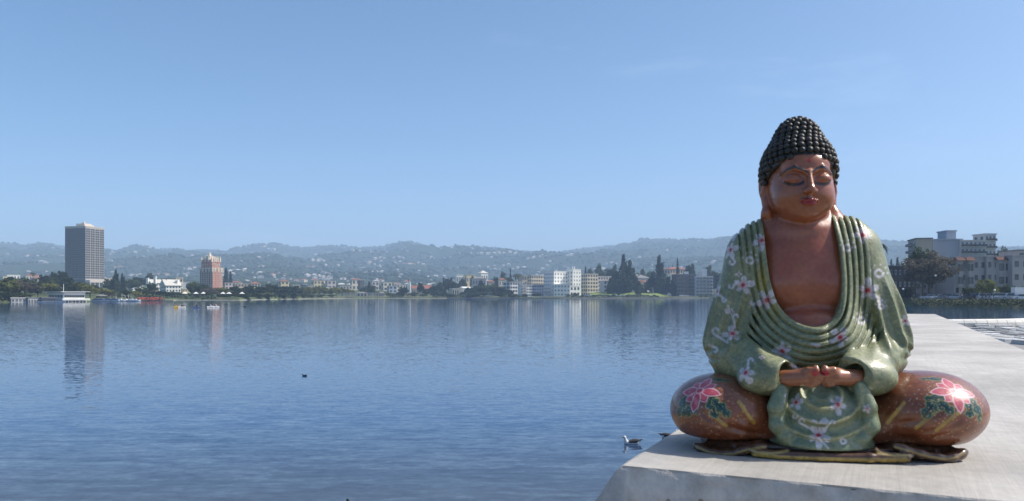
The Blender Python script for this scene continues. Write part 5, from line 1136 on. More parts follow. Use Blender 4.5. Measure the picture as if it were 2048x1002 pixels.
RB = dict(
    shL=P(1503, 508, 14), shR=P(1708, 502, 14), elL=P(1464, 690, 10), elR=P(1759, 688, 10),
    foL=P(1470, 716, -6), foR=P(1758, 714, -6), wrL=P(1558, 751, -53), wrR=P(1716, 749, -53))
def cuff(X, Y, Z, d, e0, w0):
    ax_ = RB[w0] - RB[e0]; ax_ = ax_ / np.linalg.norm(ax_); ax_ = ax_ * np.array([1.0, 0.75, 0.4]); ax_ /= np.linalg.norm(ax_)
    wp = RB[w0] + ax_ * 8
    side = ((X - wp[0]) * ax_[0] + (Y - wp[1]) * ax_[1] + (Z - wp[2]) * ax_[2])
    d = smax(d, side, 1.2)
    return smax(d, -cap(X, Y, Z, RB[w0] + (0, 0, 3), RB[w0] + ax_ * 30 + (0, 0, 3), 9.5, 10.5), 1.5)
def robe_base(X, Y, Z):
    t = P(1612, 590, 14); b = P(1625, 690, -2)
    d = ell(X, Y, Z, (t[0], 16, t[2] - 8), (68, 50, 96))
    d = smin(d, ell(X, Y, Z, (b[0], 2, b[2]), (70, 50, 40)), 16)
    # collar bars over the shoulders
    d = smin(d, cap(X, Y, Z, P(1519, 470, 10), RB['shL'] + (6, 0, -4), 15, 24), 10)
    d = smin(d, cap(X, Y, Z, P(1692, 462, 10), RB['shR'] + (-6, 0, -4), 15, 24), 10)
    a = smin(cap(X, Y, Z, RB['shL'], RB['elL'], 25.5, 27), cap(X, Y, Z, RB['foL'], RB['wrL'], 25, 17.5), 7)
    a = smin(a, ell(X, Y, Z, tuple(RB['wrL'] + (-14, 6, -3)), (24, 20, 16.5)), 8)
    c = smin(cap(X, Y, Z, RB['shR'], RB['elR'], 26, 28), cap(X, Y, Z, RB['foR'], RB['wrR'], 25, 18), 7)
    c = smin(c, ell(X, Y, Z, tuple(RB['wrR'] + (12, 6, -3)), (24, 20, 17)), 8)
    arms = np.minimum(cuff(X, Y, Z, a, 'foL', 'wrL'), cuff(X, Y, Z, c, 'foR', 'wrR'))
    k = 5 + 9 * sstep(Z, 110, 190)
    return smin(d, arms, k), arms, d

def arm_folds(X, Y, Z, sh, el, amp, wav, ph, z0, z1):
    d = el - sh; L2 = float(d @ d)
    t = ((X - sh[0]) * d[0] + (Y - sh[1]) * d[1] + (Z - sh[2]) * d[2]) / L2
    a = np.arctan2(Y - sh[1] - t * d[1], X - sh[0] - t * d[0])
    env = sstep(t, z0, z0 + 0.45) * (1 - sstep(t, z1, z1 + 0.25))
    s = np.sin(a * wav + ph + 1.2 * t)
    return amp * env * (s - 0.6 * np.abs(s) ** 3)

def f_robe(X, Y, Z):
    d, arms, tor = robe_base(X, Y, Z)
    front = 1 - sstep(Y, 0, 34)
    u = tab(UTAB, X, Z)
    # stacked U folds round the neckline
    w = 5.9 + 0.7 * sstep(-Z, -170, -110)
    ph = (u + 0.4) / w; fr = np.abs(ph - np.round(ph)) * w
    lim = 27 + 22 * sstep(-Z, -185, -105)
    # sleeves take over from the folds
    on_arm = sstep(tor - arms, -3, 4) * sstep(-Z, -200, -150)
    env = front * sstep(u, 2.5, 5) * (1 - sstep(u, lim - 3, lim + 3)) * (1 - on_arm)
    d = d + env * (3.6 * np.exp(-(fr / 1.0) ** 2) - 0.7 * (1 - (2 * fr / w - 0.0) ** 2) * 0.9 - 0.12 * (np.minimum(u, 45) * 0.0))
    # terraced: each band lies a little lower than the one inside it
    d = d + front * (1 - on_arm) * 0.055 * np.clip(u - 4, 0, 46) * sstep(-Z, -200, -120)
    rim = front * np.exp(-((u - 2.2) / 2.6) ** 2); d = d - 1.3 * rim
    # sleeve folds
    lf = (X < 0) * 1.0
    d = d + lf * arm_folds(X, Y, Z, RB['shL'], RB['elL'], 2.1, 13.0, 0.6, 0.30, 0.98)
    d = d + (1 - lf) * arm_folds(X, Y, Z, RB['shR'], RB['elR'], 2.6, 11.0, 2.1, 0.25, 0.98)
    # creases fanning from the elbows along the forearms
    for sg, e in ((1, 'elL'), (-1, 'elR')):
        ex, ey, ez = RB[e]; q = np.arctan2(Z - ez + 14, sg * (X - ex) + 36); rr = np.sqrt((X - ex) ** 2 + (Z - ez) ** 2 + (Y - ey) ** 2)
        d = d + 0.9 * np.sin(q * 11 + 0.8) * sstep(rr, 14, 24) * (1 - sstep(rr, 30, 46)) * (1 - sstep(Z, ez + 2, ez + 14)) * (1 - sstep(Y, -4, 16))
    # opening at the chest
    cut = smax(u + 0.2, Y - 16, 2)
    d = smax(d, -cut, 1.0)
    return d

# ---------------- hands, each with palm, thumb and four fingers
def f_hand(side):
    if side < 0: cu, pa, dd = P(1556, 758, -54), P(1606, 755, -66), 1
    else: cu, pa, dd = P(1722, 756, -54), P(1672, 754, -66), -1
    tips = [(1646, 752), (1642, 759), (1637, 765), (1631, 770)] if side < 0 else [(1634, 752), (1639, 759), (1645, 765), (1651, 770)]
    th = P(1632, 741, -72) if side < 0 else P(1650, 741, -72)
    tb = P(1600, 746, -62) if side < 0 else P(1680, 745, -62)
    dep = -71 if side < 0 else -67
    def f(X, Y, Z):
        d = cap(X, Y, Z, cu, pa, 8.4, 7.2)
        for i, (tx, ty) in enumerate(tips):
            base = pa + np.array([dd * 3.0, -3.0 + i * 0.6, 3.2 - i * 2.9], np.float32); tip = P(tx, ty, dep + i * 0.8)
            kn = (base + tip) / 2 + np.array([0, -0.9, 0.2], np.float32)
            d = smin(d, smin(cap(X, Y, Z, base, kn, 3.1, 2.9), cap(X, Y, Z, kn, tip, 2.9, 2.3), 0.8), 0.9)
        kt = (tb + th) / 2 + np.array([0, -3.0, 1.2], np.float32)
        d = smin(d, smin(cap(X, Y, Z, tb, kt, 4.2, 3.6), cap(X, Y, Z, kt, th, 3.6, 3.2), 1), 2.0)
        d = smin(d, cap(X, Y, Z, th, th + np.array([0, 1, 2.2], np.float32), 3.2, 2.8), 1.0)
        return d
    return f

# ---------------- folded legs in trousers
TL, TR = P(1447, 818, -16), P(1845, 819, -16)
def seg_groove(X, Z, a, b, wd):
    ax_, az = a[0], a[2]; dx, dz = b[0] - ax_, b[2] - az
    t = np.clip(((X - ax_) * dx + (Z - az) * dz) / (dx * dx + dz * dz), 0, 1)
    q = np.sqrt((X - ax_ - t * dx) ** 2 + (Z - az - t * dz) ** 2)
    return np.exp(-(q / wd) ** 2) * np.sin(np.pi * np.clip(t * 0.9 + 0.05, 0, 1))
GROOVES = [[(1372, 788), (1400, 822), (1445, 852), (1510, 868)], [(1420, 818), (1452, 845), (1490, 862), (1540, 874)], [(1475, 828), (1495, 846), (1520, 858)],
           [(1800, 850), (1842, 838), (1890, 815)], [(1840, 868), (1890, 852), (1950, 818)], [(1790, 880), (1850, 880), (1930, 858)]]
RIDGES = [((1478, 804), (1508, 846)), ((1420, 826), (1452, 852)), ((1808, 806), (1775, 846)), ((1872, 824), (1832, 856)), ((1926, 818), (1872, 861))]
_G = [[P(a, b, -66) for a, b in g] for g in GROOVES]; _R = [(P(*a, -66), P(*b, -66)) for a, b in RIDGES]
def f_legs(X, Y, Z):
    l = smin(smin(ell(X, Y, Z, tuple(P(1450, 818, -15)), (54, 58, 36.5)), cap(X, Y, Z, P(1418, 822, -16), P(1540, 848, -30), 30, 24), 10), cap(X, Y, Z, TL + (10, 0, -6), P(1610, 858, -12), 33, 27), 12)
    r = smin(smin(ell(X, Y, Z, tuple(P(1846, 818, -15)), (55, 58, 36.5)), cap(X, Y, Z, P(1886, 822, -16), P(1755, 850, -30), 30, 24), 10), cap(X, Y, Z, TR + (-10, 0, -6), P(1672, 858, -12), 33, 27), 12)
    d = smin(np.minimum(l, r), ell(X, Y, Z, (0, 30, 46), (104, 46, 42)), 18)
    fr = (Y < -20) * 1.0
    for g in _G:
        for a, b in zip(g[:-1], g[1:]): d = d + 2.3 * seg_groove(X, Z, a, b, 3.2) * fr
    for a, b in _R: d = d - 1.3 * seg_groove(X, Z, a, b, 1.9) * fr
    return smax(d, -(Z - 11), 4)

# ---------------- cloth falling in front of the shins
AP = P(1644, 838, -44)
def f_apron(X, Y, Z):
    c = P(1645, 786, -72)
    d = ell(X, Y, Z, (AP[0], -40, AP[2] + 2), (45, 38, 36))
    d = smin(d, ell(X, Y, Z, (AP[0], -46, AP[2] - 22), (46, 37, 15)), 10)
    e = np.sqrt(((X - c[0]) / 1.32) ** 2 + (np.minimum(Z - c[2], 0) * 1.0) ** 2 + (np.maximum(Z - c[2], 0) * 1.0) ** 2)
    fr = (1 - sstep(Y, -62, -48)) * (1 - sstep(np.abs(X - AP[0]), 34, 40))
    for r0, am, wd in ((6, 1.4, 1.8), (13.5, 2.4, 1.7), (26.5, 2.5, 1.9), (40, 2.2, 2.2)):
        d = d - am * np.exp(-((e - r0) / wd) ** 2) * fr
    for r0 in (10, 20, 33): d = d + 1.2 * np.exp(-((e - r0) / 3.4) ** 2) * fr
    for sg, pts in ((-1, ((1562, 782), (1553, 815), (1556, 850), (1572, 872))), (1, ((1722, 776), (1735, 815), (1741, 852), (1722, 876)))):
        for a, b in zip(pts[:-1], pts[1:]): d = smin(d, cap(X, Y, Z, P(*a, -62), P(*b, -67), 7.0, 8.6), 3.0)
    for sg, a in ((1, (1580, 866)), (-1, (1716, 862))):
        p = P(*a, -82); d = smax(d, -ell(X, Y, Z - 0.35 * sg * (X - p[0]), tuple(p), (10.5, 7, 3.0)), 2.0)
        p = P(a[0], a[1] - 38, -82); d = smax(d, -ell(X, Y, Z, (p[0] - 1.0 * sg, p[1], p[2]), (1.6, 6, 16)), 1.5)
    hem = P(1645, 893, -78)
    d = smin(d, ell(X, Y, Z, (hem[0], -48, hem[2]), (44, 33, 4.6)), 3)
    d = smax(d, -(Z - 10), 1.5)
    return smax(d, -(ell(X, Y, Z, (AP[0], 10, AP[2]), (36, 40, 60))), 2)

# ---------------- mat under the legs
BASE_L = [(1392, 892, -52), (1418, 904, -60), (1440, 909, -64), (1468, 907, -67), (1495, 898, -69), (1530, 893, -70)]
BASE_R = [(1790, 893, -70), (1822, 902, -68), (1856, 912, -66), (1892, 917, -62), (1915, 913, -56), (1929, 904, -50)]
BASE_C = [(1512, 905, -74), (1560, 911, -78), (1640, 914, -80), (1740, 916, -80), (1812, 915, -76)]
BASE_S = [[(1500, 899, -72), (1515, 905, -76), (1545, 907, -77), (1575, 902, -75)], [(1752, 899, -74), (1757, 906, -77), (1790, 911, -78), (1822, 911, -75)]]
_BL, _BR, _BC = ([P(*q) for q in L_] for L_ in (BASE_L, BASE_R, BASE_C)); _BS = [[P(*q) for q in L_] for L_ in BASE_S]
def f_base(X, Y, Z):
    x = X - P(1655, 915, -70)[0]
    q = ((np.abs(x) / 112.0) ** 3.0 + (np.abs(Y) / 68.0) ** 2.6) ** (1 / 2.8)
    s = smax((q - 1) * 68 + 1.5 * np.sin(x * 0.11), smax(Z - 11.0, 0.2 - Z, 1.0), 3.0)
    for ch, r_ in ((_BL, 3.0), (_BR, 3.2), (_BC, 4.3)):
        for a, b in zip(ch[:-1], ch[1:]): s = smin(s, cap(X, Y, Z, a, b, r_, r_), 2.5)
    # the lips of cloth run back to the slab
    for ch in (_BL, _BR):
        for a, b in zip(ch[:-1], ch[1:]):
            m_ = (a + b) / 2; s = smin(s, cap(X, Y, Z, m_, np.array([m_[0] * 0.86, -28, 9.0], np.float32), 3.4, 7.0), 6.0)
    for ch in _BS:
        for a, b in zip(ch[:-1], ch[1:]): s = smin(s, cap(X, Y, Z, a, b, 2.4, 2.6), 0.8)
    return smax(s, 0.0 - Z, 0.6)

# ------------------------------------------------------------------ paint
def pick(V, N, px, py):
    u, v = proj(V); c = np.hypot(u - px, v - py)
    vw = np.array([-_c * 0 + 0, -1, 0]); m = N[:, 1] < 0.35
    c = np.where(m, c, 1e9); near = np.where(c < c.min() + 3)[0]
    i = near[V[near, 1].argmin()]
    n = N[i]; z = np.array([0, 0, 1.0]); t = np.cross(z, n) if abs(n[2]) < 0.95 else np.array([1.0, 0, 0])
    t = t - n * (t @ n); t /= np.linalg.norm(t)
    if t[0] < 0: t = -t
    b = np.cross(n, t); b = b if b[2] > 0 else -b
    if abs(n[2]) > 0.95 and b[1] < 0: b = -b
    return V[i], n, t, b
def blend(C, m, col): C[:] = C * (1 - m[:, None]) + np.array(col, np.float32)[None] * m[:, None]
def local(V, N, px, py, rad):
    p, n, t, b = pick(V, N, px, py); q = V - p
    m = (np.einsum('ij,ij->i', q, q) < (rad * 1.5) ** 2) & (N @ n > 0.15)
    idx = np.where(m)[0]
    return idx, q[idx] @ t, q[idx] @ b
WHITE, RED = (0.54, 0.52, 0.55), (0.36, 0.03, 0.035)
def blossom(V, N, C, px, py, rpx=20, rot=0.0, n=5, col=WHITE):
    R_ = rpx * MMPX * 0.92; idx, a, b = local(V, N, px, py, R_)
    if len(idx) == 0: return
    th = np.arctan2(b, a) - rot; r = np.hypot(a, b); k = np.cos(n * th / 2) ** 2
    notch = 0.10 * np.exp(-((1 - k) / 0.02))
    wob = 1 + 0.16 * np.sin(th + px * 1.7) + 0.10 * np.sin(2 * th + py)
    prof = R_ * 0.9 * wob * (0.28 + 0.72 * k ** 0.45 - notch)
    m = 1 - sstep(r, prof - 0.7, prof + 0.5)
    c = C[idx]; blend(c, m * (0.80 + 0.15 * np.sin(a * 1.3 + px) * np.sin(b * 1.7)), col)
    blend(c, (1 - sstep(r, 0.22 * R_, 0.55 * R_)) * m * 0.45, (0.55, 0.22, 0.24))
    blend(c, 1 - sstep(r, 0.13 * R_, 0.24 * R_), RED); C[idx] = c
def stroke(V, N, C, pts, wpx, col, al=0.9):
    u, v = proj(V); m = np.zeros(len(V), np.float32); ok = N[:, 1] < 0.4
    pts = np.array(pts, float)
    for (x0, y0), (x1, y1) in zip(pts[:-1], pts[1:]):
        dx, dy = x1 - x0, y1 - y0; t = np.clip(((u - x0) * dx + (v - y0) * dy) / (dx * dx + dy * dy + 1e-9), 0, 1)
        m = np.maximum(m, 1 - sstep(np.hypot(u - x0 - t * dx, v - y0 - t * dy), wpx * 0.5 - 0.6, wpx * 0.5 + 1.0))
    blend(C, m * al * ok, col)
def curl(V, N, C, px, py, r, a0, a1, w=4, tail=None):
    a = np.linspace(a0, a1, 9); pts = [(px + r * math.cos(q) * (1 - 0.35 * i / 9), py + r * math.sin(q) * (1 - 0.35 * i / 9)) for i, q in enumerate(a)]
    if tail: pts = [tail] + pts
    stroke(V, N, C, pts, w, WHITE, 0.85)
def lotus(V, N, C, px, py, rpx, rot):
    R_ = rpx * MMPX; idx, a, b = local(V, N, px, py, R_); c = C[idx]
    order = [(k, 0.76, 0.26) for k in range(0, 8, 2)] + [(k, 1.0, 0.25) for k in range(1, 8, 2)]
    for k, L, W in order:
        q = rot + k * math.pi / 4; l = (a * math.cos(q) + b * math.sin(q)) / R_; w = (-a * math.sin(q) + b * math.cos(q)) / R_
        s = np.clip((l - 0.08) / (L - 0.08), 0, 1); half = W * np.sin(np.pi * s ** 0.9) ** 0.75 + 1e-4
        e = (half - np.abs(w)) * R_; ins = (l > 0.08) & (l < L)
        blend(c, sstep(e, -0.35, 0.35) * ins, (0.66, 0.42, 0.45))
        blend(c, sstep(e, 0.9, 1.6) * ins, (0.45, 0.055, 0.085))
        blend(c, sstep(e, 1.6, 3.2) * ins * 0.5 * sstep(l / L, 0.3, 0.7), (0.55, 0.12, 0.16))
    r = np.hypot(a, b) / R_
    blend(c, 1 - sstep(r, 0.17, 0.21), (0.66, 0.42, 0.45)); blend(c, 1 - sstep(r, 0.12, 0.15), (0.42, 0.06, 0.09)); C[idx] = c
def leaf(V, N, C, px, py, L, W, rot):
    R_ = L * MMPX; idx, a, b = local(V, N, px, py, R_); c = C[idx]
    l = (a * math.cos(rot) + b * math.sin(rot)) / R_; w = (-a * math.sin(rot) + b * math.cos(rot)) / (W * MMPX)
    half = np.sqrt(np.clip(1 - l ** 2, 0, 1)) * (0.82 + 0.18 * np.cos(l * 9)); e = half - np.abs(w); ins = np.abs(l) < 1
    blend(c, sstep(e, -0.05, 0.08) * ins, (0.22, 0.22, 0.08))
    blend(c, sstep(e, 0.13, 0.24) * ins, (0.020, 0.060, 0.042))
    blend(c, (1 - sstep(np.abs(w), 0.04, 0.12)) * ins * (np.abs(l) < 0.7) * 0.8, (0.006, 0.016, 0.015))
    g = np.sin(l * 14 + 1) * np.sin(w * 6)
    blend(c, sstep(g, 0.86, 0.97) * ins * (half > 0.5) * 0.7, (0.35, 0.42, 0.42)); C[idx] = c

def paint_mat(name, rough, mottle, mscale, spec=0.5, coat=0.35, bump=0.25, dots=0.0, chips=0.0):
    m = bpy.data.materials.new(name); m.use_nodes = True
    n, l = m.node_tree.nodes, m.node_tree.links; b = n['Principled BSDF']
    at = n.new('ShaderNodeAttribute'); at.attribute_name = 'paint'
    t = n.new('ShaderNodeTexCoord')
    no = n.new('ShaderNodeTexNoise'); no.inputs['Scale'].default_value = mscale; no.inputs['Detail'].default_value = 6; no.inputs['Roughness'].default_value = 0.68; l.new(t.outputs['Object'], no.inputs['Vector'])
    no2 = n.new('ShaderNodeTexNoise'); no2.inputs['Scale'].default_value = mscale * 7; no2.inputs['Detail'].default_value = 3; l.new(t.outputs['Object'], no2.inputs['Vector'])
    r = n.new('ShaderNodeMapRange'); r.inputs[1].default_value = 0.28; r.inputs[2].default_value = 0.72; r.inputs[3].default_value = 1 - mottle; r.inputs[4].default_value = 1 + mottle; l.new(no.outputs['Fac'], r.inputs[0])
    r2 = n.new('ShaderNodeMapRange'); r2.inputs[1].default_value = 0.3; r2.inputs[2].default_value = 0.7; r2.inputs[3].default_value = 1 - mottle * 0.8; r2.inputs[4].default_value = 1 + mottle * 0.8; l.new(no2.outputs['Fac'], r2.inputs[0])
    mu = n.new('ShaderNodeMath'); mu.operation = 'MULTIPLY'; l.new(r.outputs[0], mu.inputs[0]); l.new(r2.outputs[0], mu.inputs[1])
    sc = n.new('ShaderNodeVectorMath'); sc.operation = 'SCALE'; l.new(at.outputs['Color'], sc.inputs[0]); l.new(mu.outputs[0], sc.inputs['Scale'])
    out = sc.outputs[0]
    if dots:
        vo = n.new('ShaderNodeTexVoronoi'); vo.inputs['Scale'].default_value = 230; l.new(t.outputs['Object'], vo.inputs['Vector'])
        vr = n.new('ShaderNodeMapRange'); vr.inputs[1].default_value = 0.13; vr.inputs[2].default_value = 0.25; vr.inputs[3].default_value = dots; vr.inputs[4].default_value = 0; l.new(vo.outputs['Distance'], vr.inputs[0])
        mxx = n.new('ShaderNodeMixRGB'); mxx.inputs[2].default_value = (0.50, 0.26, 0.12, 1); l.new(vr.outputs[0], mxx.inputs[0]); l.new(out, mxx.inputs[1]); out = mxx.outputs[0]
    # small chips and gilt specks where the paint has worn
    cn_ = n.new('ShaderNodeTexNoise'); cn_.inputs['Scale'].default_value = mscale * 4.5; cn_.inputs['Detail'].default_value = 4; l.new(t.outputs['Object'], cn_.inputs['Vector'])
    cr_ = n.new('ShaderNodeMapRange'); cr_.inputs[1].default_value = 0.63; cr_.inputs[2].default_value = 0.72; cr_.inputs[4].default_value = chips; l.new(cn_.outputs['Fac'], cr_.inputs[0])
    cx_ = n.new('ShaderNodeMixRGB'); cx_.inputs[2].default_value = (0.42, 0.36, 0.20, 1); l.new(cr_.outputs[0], cx_.inputs[0]); l.new(out, cx_.inputs[1]); out = cx_.outputs[0]
    rr_ = n.new('ShaderNodeMapRange'); rr_.inputs[1].default_value = 0.3; rr_.inputs[2].default_value = 0.7; rr_.inputs[3].default_value = rough * 0.75; rr_.inputs[4].default_value = min(1, rough * 1.4); l.new(no.outputs['Fac'], rr_.inputs[0]); l.new(rr_.outputs[0], b.inputs['Roughness'])
    l.new(out, b.inputs['Base Color'])
    b.inputs['Roughness'].default_value = rough; b.inputs['Specular IOR Level'].default_value = spec
    b.inputs['Coat Weight'].default_value = coat; b.inputs['Coat Roughness'].default_value = 0.12
    bp = n.new('ShaderNodeBump'); bp.inputs['Strength'].default_value = bump; bp.inputs['Distance'].default_value = 0.0006
    l.new(no2.outputs['Fac'], bp.inputs['Height']); l.new(bp.outputs['Normal'], b.inputs['Normal'])
    return m

statue = empty('buddha_statue', (SX, SY, LZ), SROT)
tag(statue, 'painted seated Buddha statue in a green flowered robe on the concrete ledge', 'statue')
def sculpt(name, f, lo, hi, h, m, paint, parent=None, smooth=1):
    V, Q = surfnet(f, lo, hi, h, smooth); N = vnormals(V, Q)
    C = paint(V, N).astype(np.float32)
    me = np_mesh(name, V * 0.001, Q, [m], smooth=True)
    at = me.attributes.new('paint', 'FLOAT_COLOR', 'POINT')
    at.data.foreach_set('color', np.concatenate([C, np.ones((len(C), 1), np.float32)], 1).ravel())
    return link(name, me, parent or statue)

def hash3(V, s):
    """value noise in 0..1 from sines, for brushed colour"""
    q = V / s
    return 0.5 + 0.5 * np.sin(q[:, 0] * 2.1 + 1.7 * np.sin(q[:, 2] * 1.3 + q[:, 1])) * np.sin(q[:, 2] * 1.9 + 1.3 * np.sin(q[:, 0] * 1.1 - q[:, 1] * 0.7))

SKIN = (0.275, 0.090, 0.046)
def paint_body(V, N):
    C = np.tile(np.array(SKIN, np.float32), (len(V), 1))
    x, y, z = headspace(V[:, 0], V[:, 1], V[:, 2]); face = (y < -8) & (np.abs(x) < 34); ax = np.abs(x)
    blend(C, sstep(-z, 30, 60) * 0.75, (0.31, 0.080, 0.046))
    blend(C, hash3(V, 14) * 0.3, (0.36, 0.13, 0.04))
    bz = np.interp(ax, [2.5, 8, 14.5, 21, 27.5], [10.6, 14.4, 16.2, 14.4, 9.0])
    wd = np.interp(ax, [2.0, 6, 14.5, 22, 28.5], [0.8, 1.6, 1.7, 1.2, 0.5])
    blend(C, (1 - sstep(np.abs(z - bz), wd * 0.55, wd * 1.25)) * face * (ax > 2.2) * (ax < 28), (0.012, 0.012, 0.014))
    ez = np.interp(ax, [5, 9, 14.5, 20, 25], [1.6, -0.4, -0.9, 0.0, 2.4])
    blend(C, (1 - sstep(np.abs(z - ez), 1.0, 2.2)) * face * (ax > 5.2) * (ax < 24.5), (0.035, 0.010, 0.012))
    blend(C, (1 - sstep(np.abs(z - ez - 3.2), 0.5, 1.6)) * face * (ax > 6) * (ax < 24.5) * 0.55, (0.33, 0.07, 0.035))
    lip = (1 - sstep(np.sqrt((x / 9.4) ** 2 + ((z + 18.0) / 3.3) ** 2), 0.85, 1.02)) * (y < -30)
    blend(C, lip, (0.27, 0.015, 0.022))
    blend(C, (1 - sstep(np.hypot(x, z - 22.0), 1.7, 2.5)) * (y < -18), (0.30, 0.02, 0.02))
    blend(C, sstep(y, 6, 12) * sstep(z, -22, -12) * (ax < 32), (0.02, 0.02, 0.018))
    return C
M_SKIN = paint_mat('lacquered_skin', 0.32, 0.16, 34, coat=0.4, bump=0.25, chips=0.05)
b0, b1 = P(1480, 700, 60), P(1740, 300, -60)
sculpt('body', f_body, (-95, -52, 60), (95, 75, 320), 0.95, M_SKIN, paint_body)

GREEN = (0.200, 0.218, 0.118)
def paint_robe(V, N):
    C = np.tile(np.array(GREEN, np.float32), (len(V), 1)); u, v = proj(V)
    blend(C, hash3(V, 9) * 0.5, (0.255, 0.270, 0.155)); blend(C, hash3(V + 40, 21) * 0.35, (0.090, 0.122, 0.075))
    blend(C, sstep(hash3(V + 90, 5), 0.7, 1.0) * 0.35, (0.36, 0.34, 0.18))
    ub = tab(UTAB, V[:, 0], V[:, 2])
    for px, py, r0, r1, al in ((1524, 560, 15, 40, 0.85), (1548, 620, 14, 34, 0.5), (1655, 720, 40, 16, 0.25), (1750, 640, 10, 40, 0.25), (1470, 700, 24, 12, 0.25)):
        q = np.sqrt(((u - px) / r0) ** 2 + ((v - py) / r1) ** 2); blend(C, (1 - sstep(q, 0.3, 1.15)) * al * (N[:, 1] < 0.2) * (0.55 + 0.45 * hash3(V, 2.2)), (0.38, 0.30, 0.05))
    for a in ((1458, 498, 25, 0.3), (1522, 478, 24, 0.9), (1483, 568, 25, 0.2), (1534, 599, 26, 1.0), (1463, 664, 23, 0.5), (1562, 704, 26, 0.4), (1678, 673, 25, 1.1),
              (1734, 583, 26, 0.3), (1726, 466, 24, 0.8), (1488, 744, 24, 0.2), (1424, 578, 18, 0.6), (1812, 640, 14, 0.4)):
        blossom(V, N, C, *a[:2], rpx=a[2], rot=a[3])
    for a in ((1695, 495, 8), (1758, 546, 9), (1722, 640, 8), (1500, 520, 8), (1762, 612, 6)):
        curl(V, N, C, *a, 0, 5.6, 4.5)
        for k in range(5): stroke(V, N, C, [(a[0] + 1.9 * a[2] * math.cos(k * 0.7 - 2.8), a[1] + 1.9 * a[2] * math.sin(k * 0.7 - 2.8))] * 2, 4, WHITE, 0.7)
    for a in ((1464, 524, 6, -0.5, 3.5, (1459, 508)), (1482, 462, 6, 3.6, 6.0, (1466, 480)), (1462, 572, 5, 0, 3.5, (1475, 562)), (1472, 634, 6, 3, 6.2, (1470, 655)),
              (1432, 662, 7, 2.2, 6.0, (1455, 685)), (1430, 700, 5, -1.5, 1.8, (1418, 690)), (1502, 722, 6, 3.2, 6.2, (1496, 738)), (1500, 762, 5, -1, 2, (1485, 752)), (1505, 605, 5, 0.5, 3.6, (1518, 612)),
              (1635, 690, 4, 0, 3, (1625, 688)), (1596, 736, 5, 0.2, 3, (1580, 730)), (1760, 600, 4, 0, 3, (1750, 590)), (1448, 600, 4, 0, 4, (1436, 588)), (1455, 622, 4, 0, 4, (1456, 612))):
        curl(V, N, C, *a[:5], 4.5, a[5])
    for q in ((1474, 548), (1460, 622), (1522, 712)): blossom(V, N, C, *q, rpx=8, n=4)
    # pale worn edge along the cuffs
    for pts in ([(1570, 744), (1568, 757), (1556, 772), (1538, 779)], [(1710, 744), (1713, 757), (1724, 772), (1742, 778)]): stroke(V, N, C, pts, 6, (0.42, 0.40, 0.24), 0.75)
    return C
M_ROBE = paint_mat('painted_green_robe', 0.45, 0.28, 55, coat=0.3, bump=0.6, chips=0.7)
sculpt('robe', f_robe, (-122, -88, 38), (122, 78, 262), 0.8, M_ROBE, paint_robe)

def paint_hand(V, N):
    C = np.tile(np.array((0.31, 0.115, 0.055), np.float32), (len(V), 1)); u, v = proj(V)
    for px in (1630.5, 1651): blend(C, (1 - sstep(np.hypot((u - px) / 1.35, v - 746), 4.5, 7)) * (N[:, 1] < -0.2), (0.36, 0.015, 0.03))
    return C
for sd in (-1, 1):
    a = P(1550 if sd < 0 else 1730, 780, -50)
    lo = (min(a[0], 0) - 12, -92, 44); hi = (max(a[0], 12) + 12, -38, 96)
    sculpt('hand', f_hand(sd), lo, hi, 0.7, M_SKIN, paint_hand)

BROWN = (0.18, 0.058, 0.027)
def paint_legs(V, N):
    C = np.tile(np.array(BROWN, np.float32), (len(V), 1)); u, v = proj(V)
    blend(C, hash3(V, 16) * 0.4, (0.28, 0.085, 0.028)); blend(C, hash3(V + 30, 8) * 0.2, (0.15, 0.055, 0.03))
    for a, b in RIDGES: stroke(V, N, C, [a, b], 7, (0.42, 0.27, 0.05), 0.8)
    for a in ((1362, 806, 30, 15, 1.2), (1374, 822, 22, 13, 0.3), (1424, 806, 26, 15, 1.9), (1440, 812, 24, 13, -0.8), (1438, 756, 26, 9, -0.1),
              (1866, 808, 28, 15, 0.9), (1886, 806, 24, 13, -0.7), (1872, 792, 20, 10, 0.1), (1868, 754, 24, 9, -0.1), (1944, 812, 22, 14, 1.3), (1958, 818, 24, 13, 1.8)): leaf(V, N, C, *a)
    lotus(V, N, C, 1398, 778, 44, math.pi / 4 + 0.05); lotus(V, N, C, 1909, 780, 42, math.pi / 4 - 0.12)
    return C
M_LEGS = paint_mat('lacquered_trousers', 0.34, 0.22, 30, coat=0.4, bump=0.4, dots=0.75)
sculpt('trousers', f_legs, (-165, -88, 2), (185, 86, 100), 0.9, M_LEGS, paint_legs)

def paint_apron(V, N):
    C = np.tile(np.array((0.150, 0.190, 0.118), np.float32), (len(V), 1)); u, v = proj(V)
    blend(C, hash3(V, 7) * 0.5, (0.22, 0.245, 0.13)); c = P(1645, 786, -72)
    e = np.sqrt(((V[:, 0] - c[0]) / 1.32) ** 2 + (V[:, 2] - c[2]) ** 2); fr = (N[:, 1] < 0.1) * (np.abs(V[:, 0] - AP[0]) < 37)
    for r0 in (13.5, 26.5, 40): blend(C, np.exp(-((e - r0) / 1.5) ** 2) * 0.7 * fr, (0.42, 0.38, 0.18))
    for a in ((1590, 803, 20, 0.3), (1680, 812, 21, 1.0), (1635, 868, 26, 0.95), (1732, 815, 10, 0)): blossom(V, N, C, *a[:2], rpx=a[2], rot=a[3])
    curl(V, N, C, 1604, 842, 6, 2.5, 6.3, 4, (1622, 858)); curl(V, N, C, 1666, 846, 5, 3.4, 6.4, 4, (1650, 858)); stroke(V, N, C, [(1638, 876), (1656, 896)], 4, WHITE, 0.8)
    curl(V, N, C, 1686, 882, 6, 0, 5.8, 4); curl(V, N, C, 1590, 832, 5, 0, 4, 4)
    return C
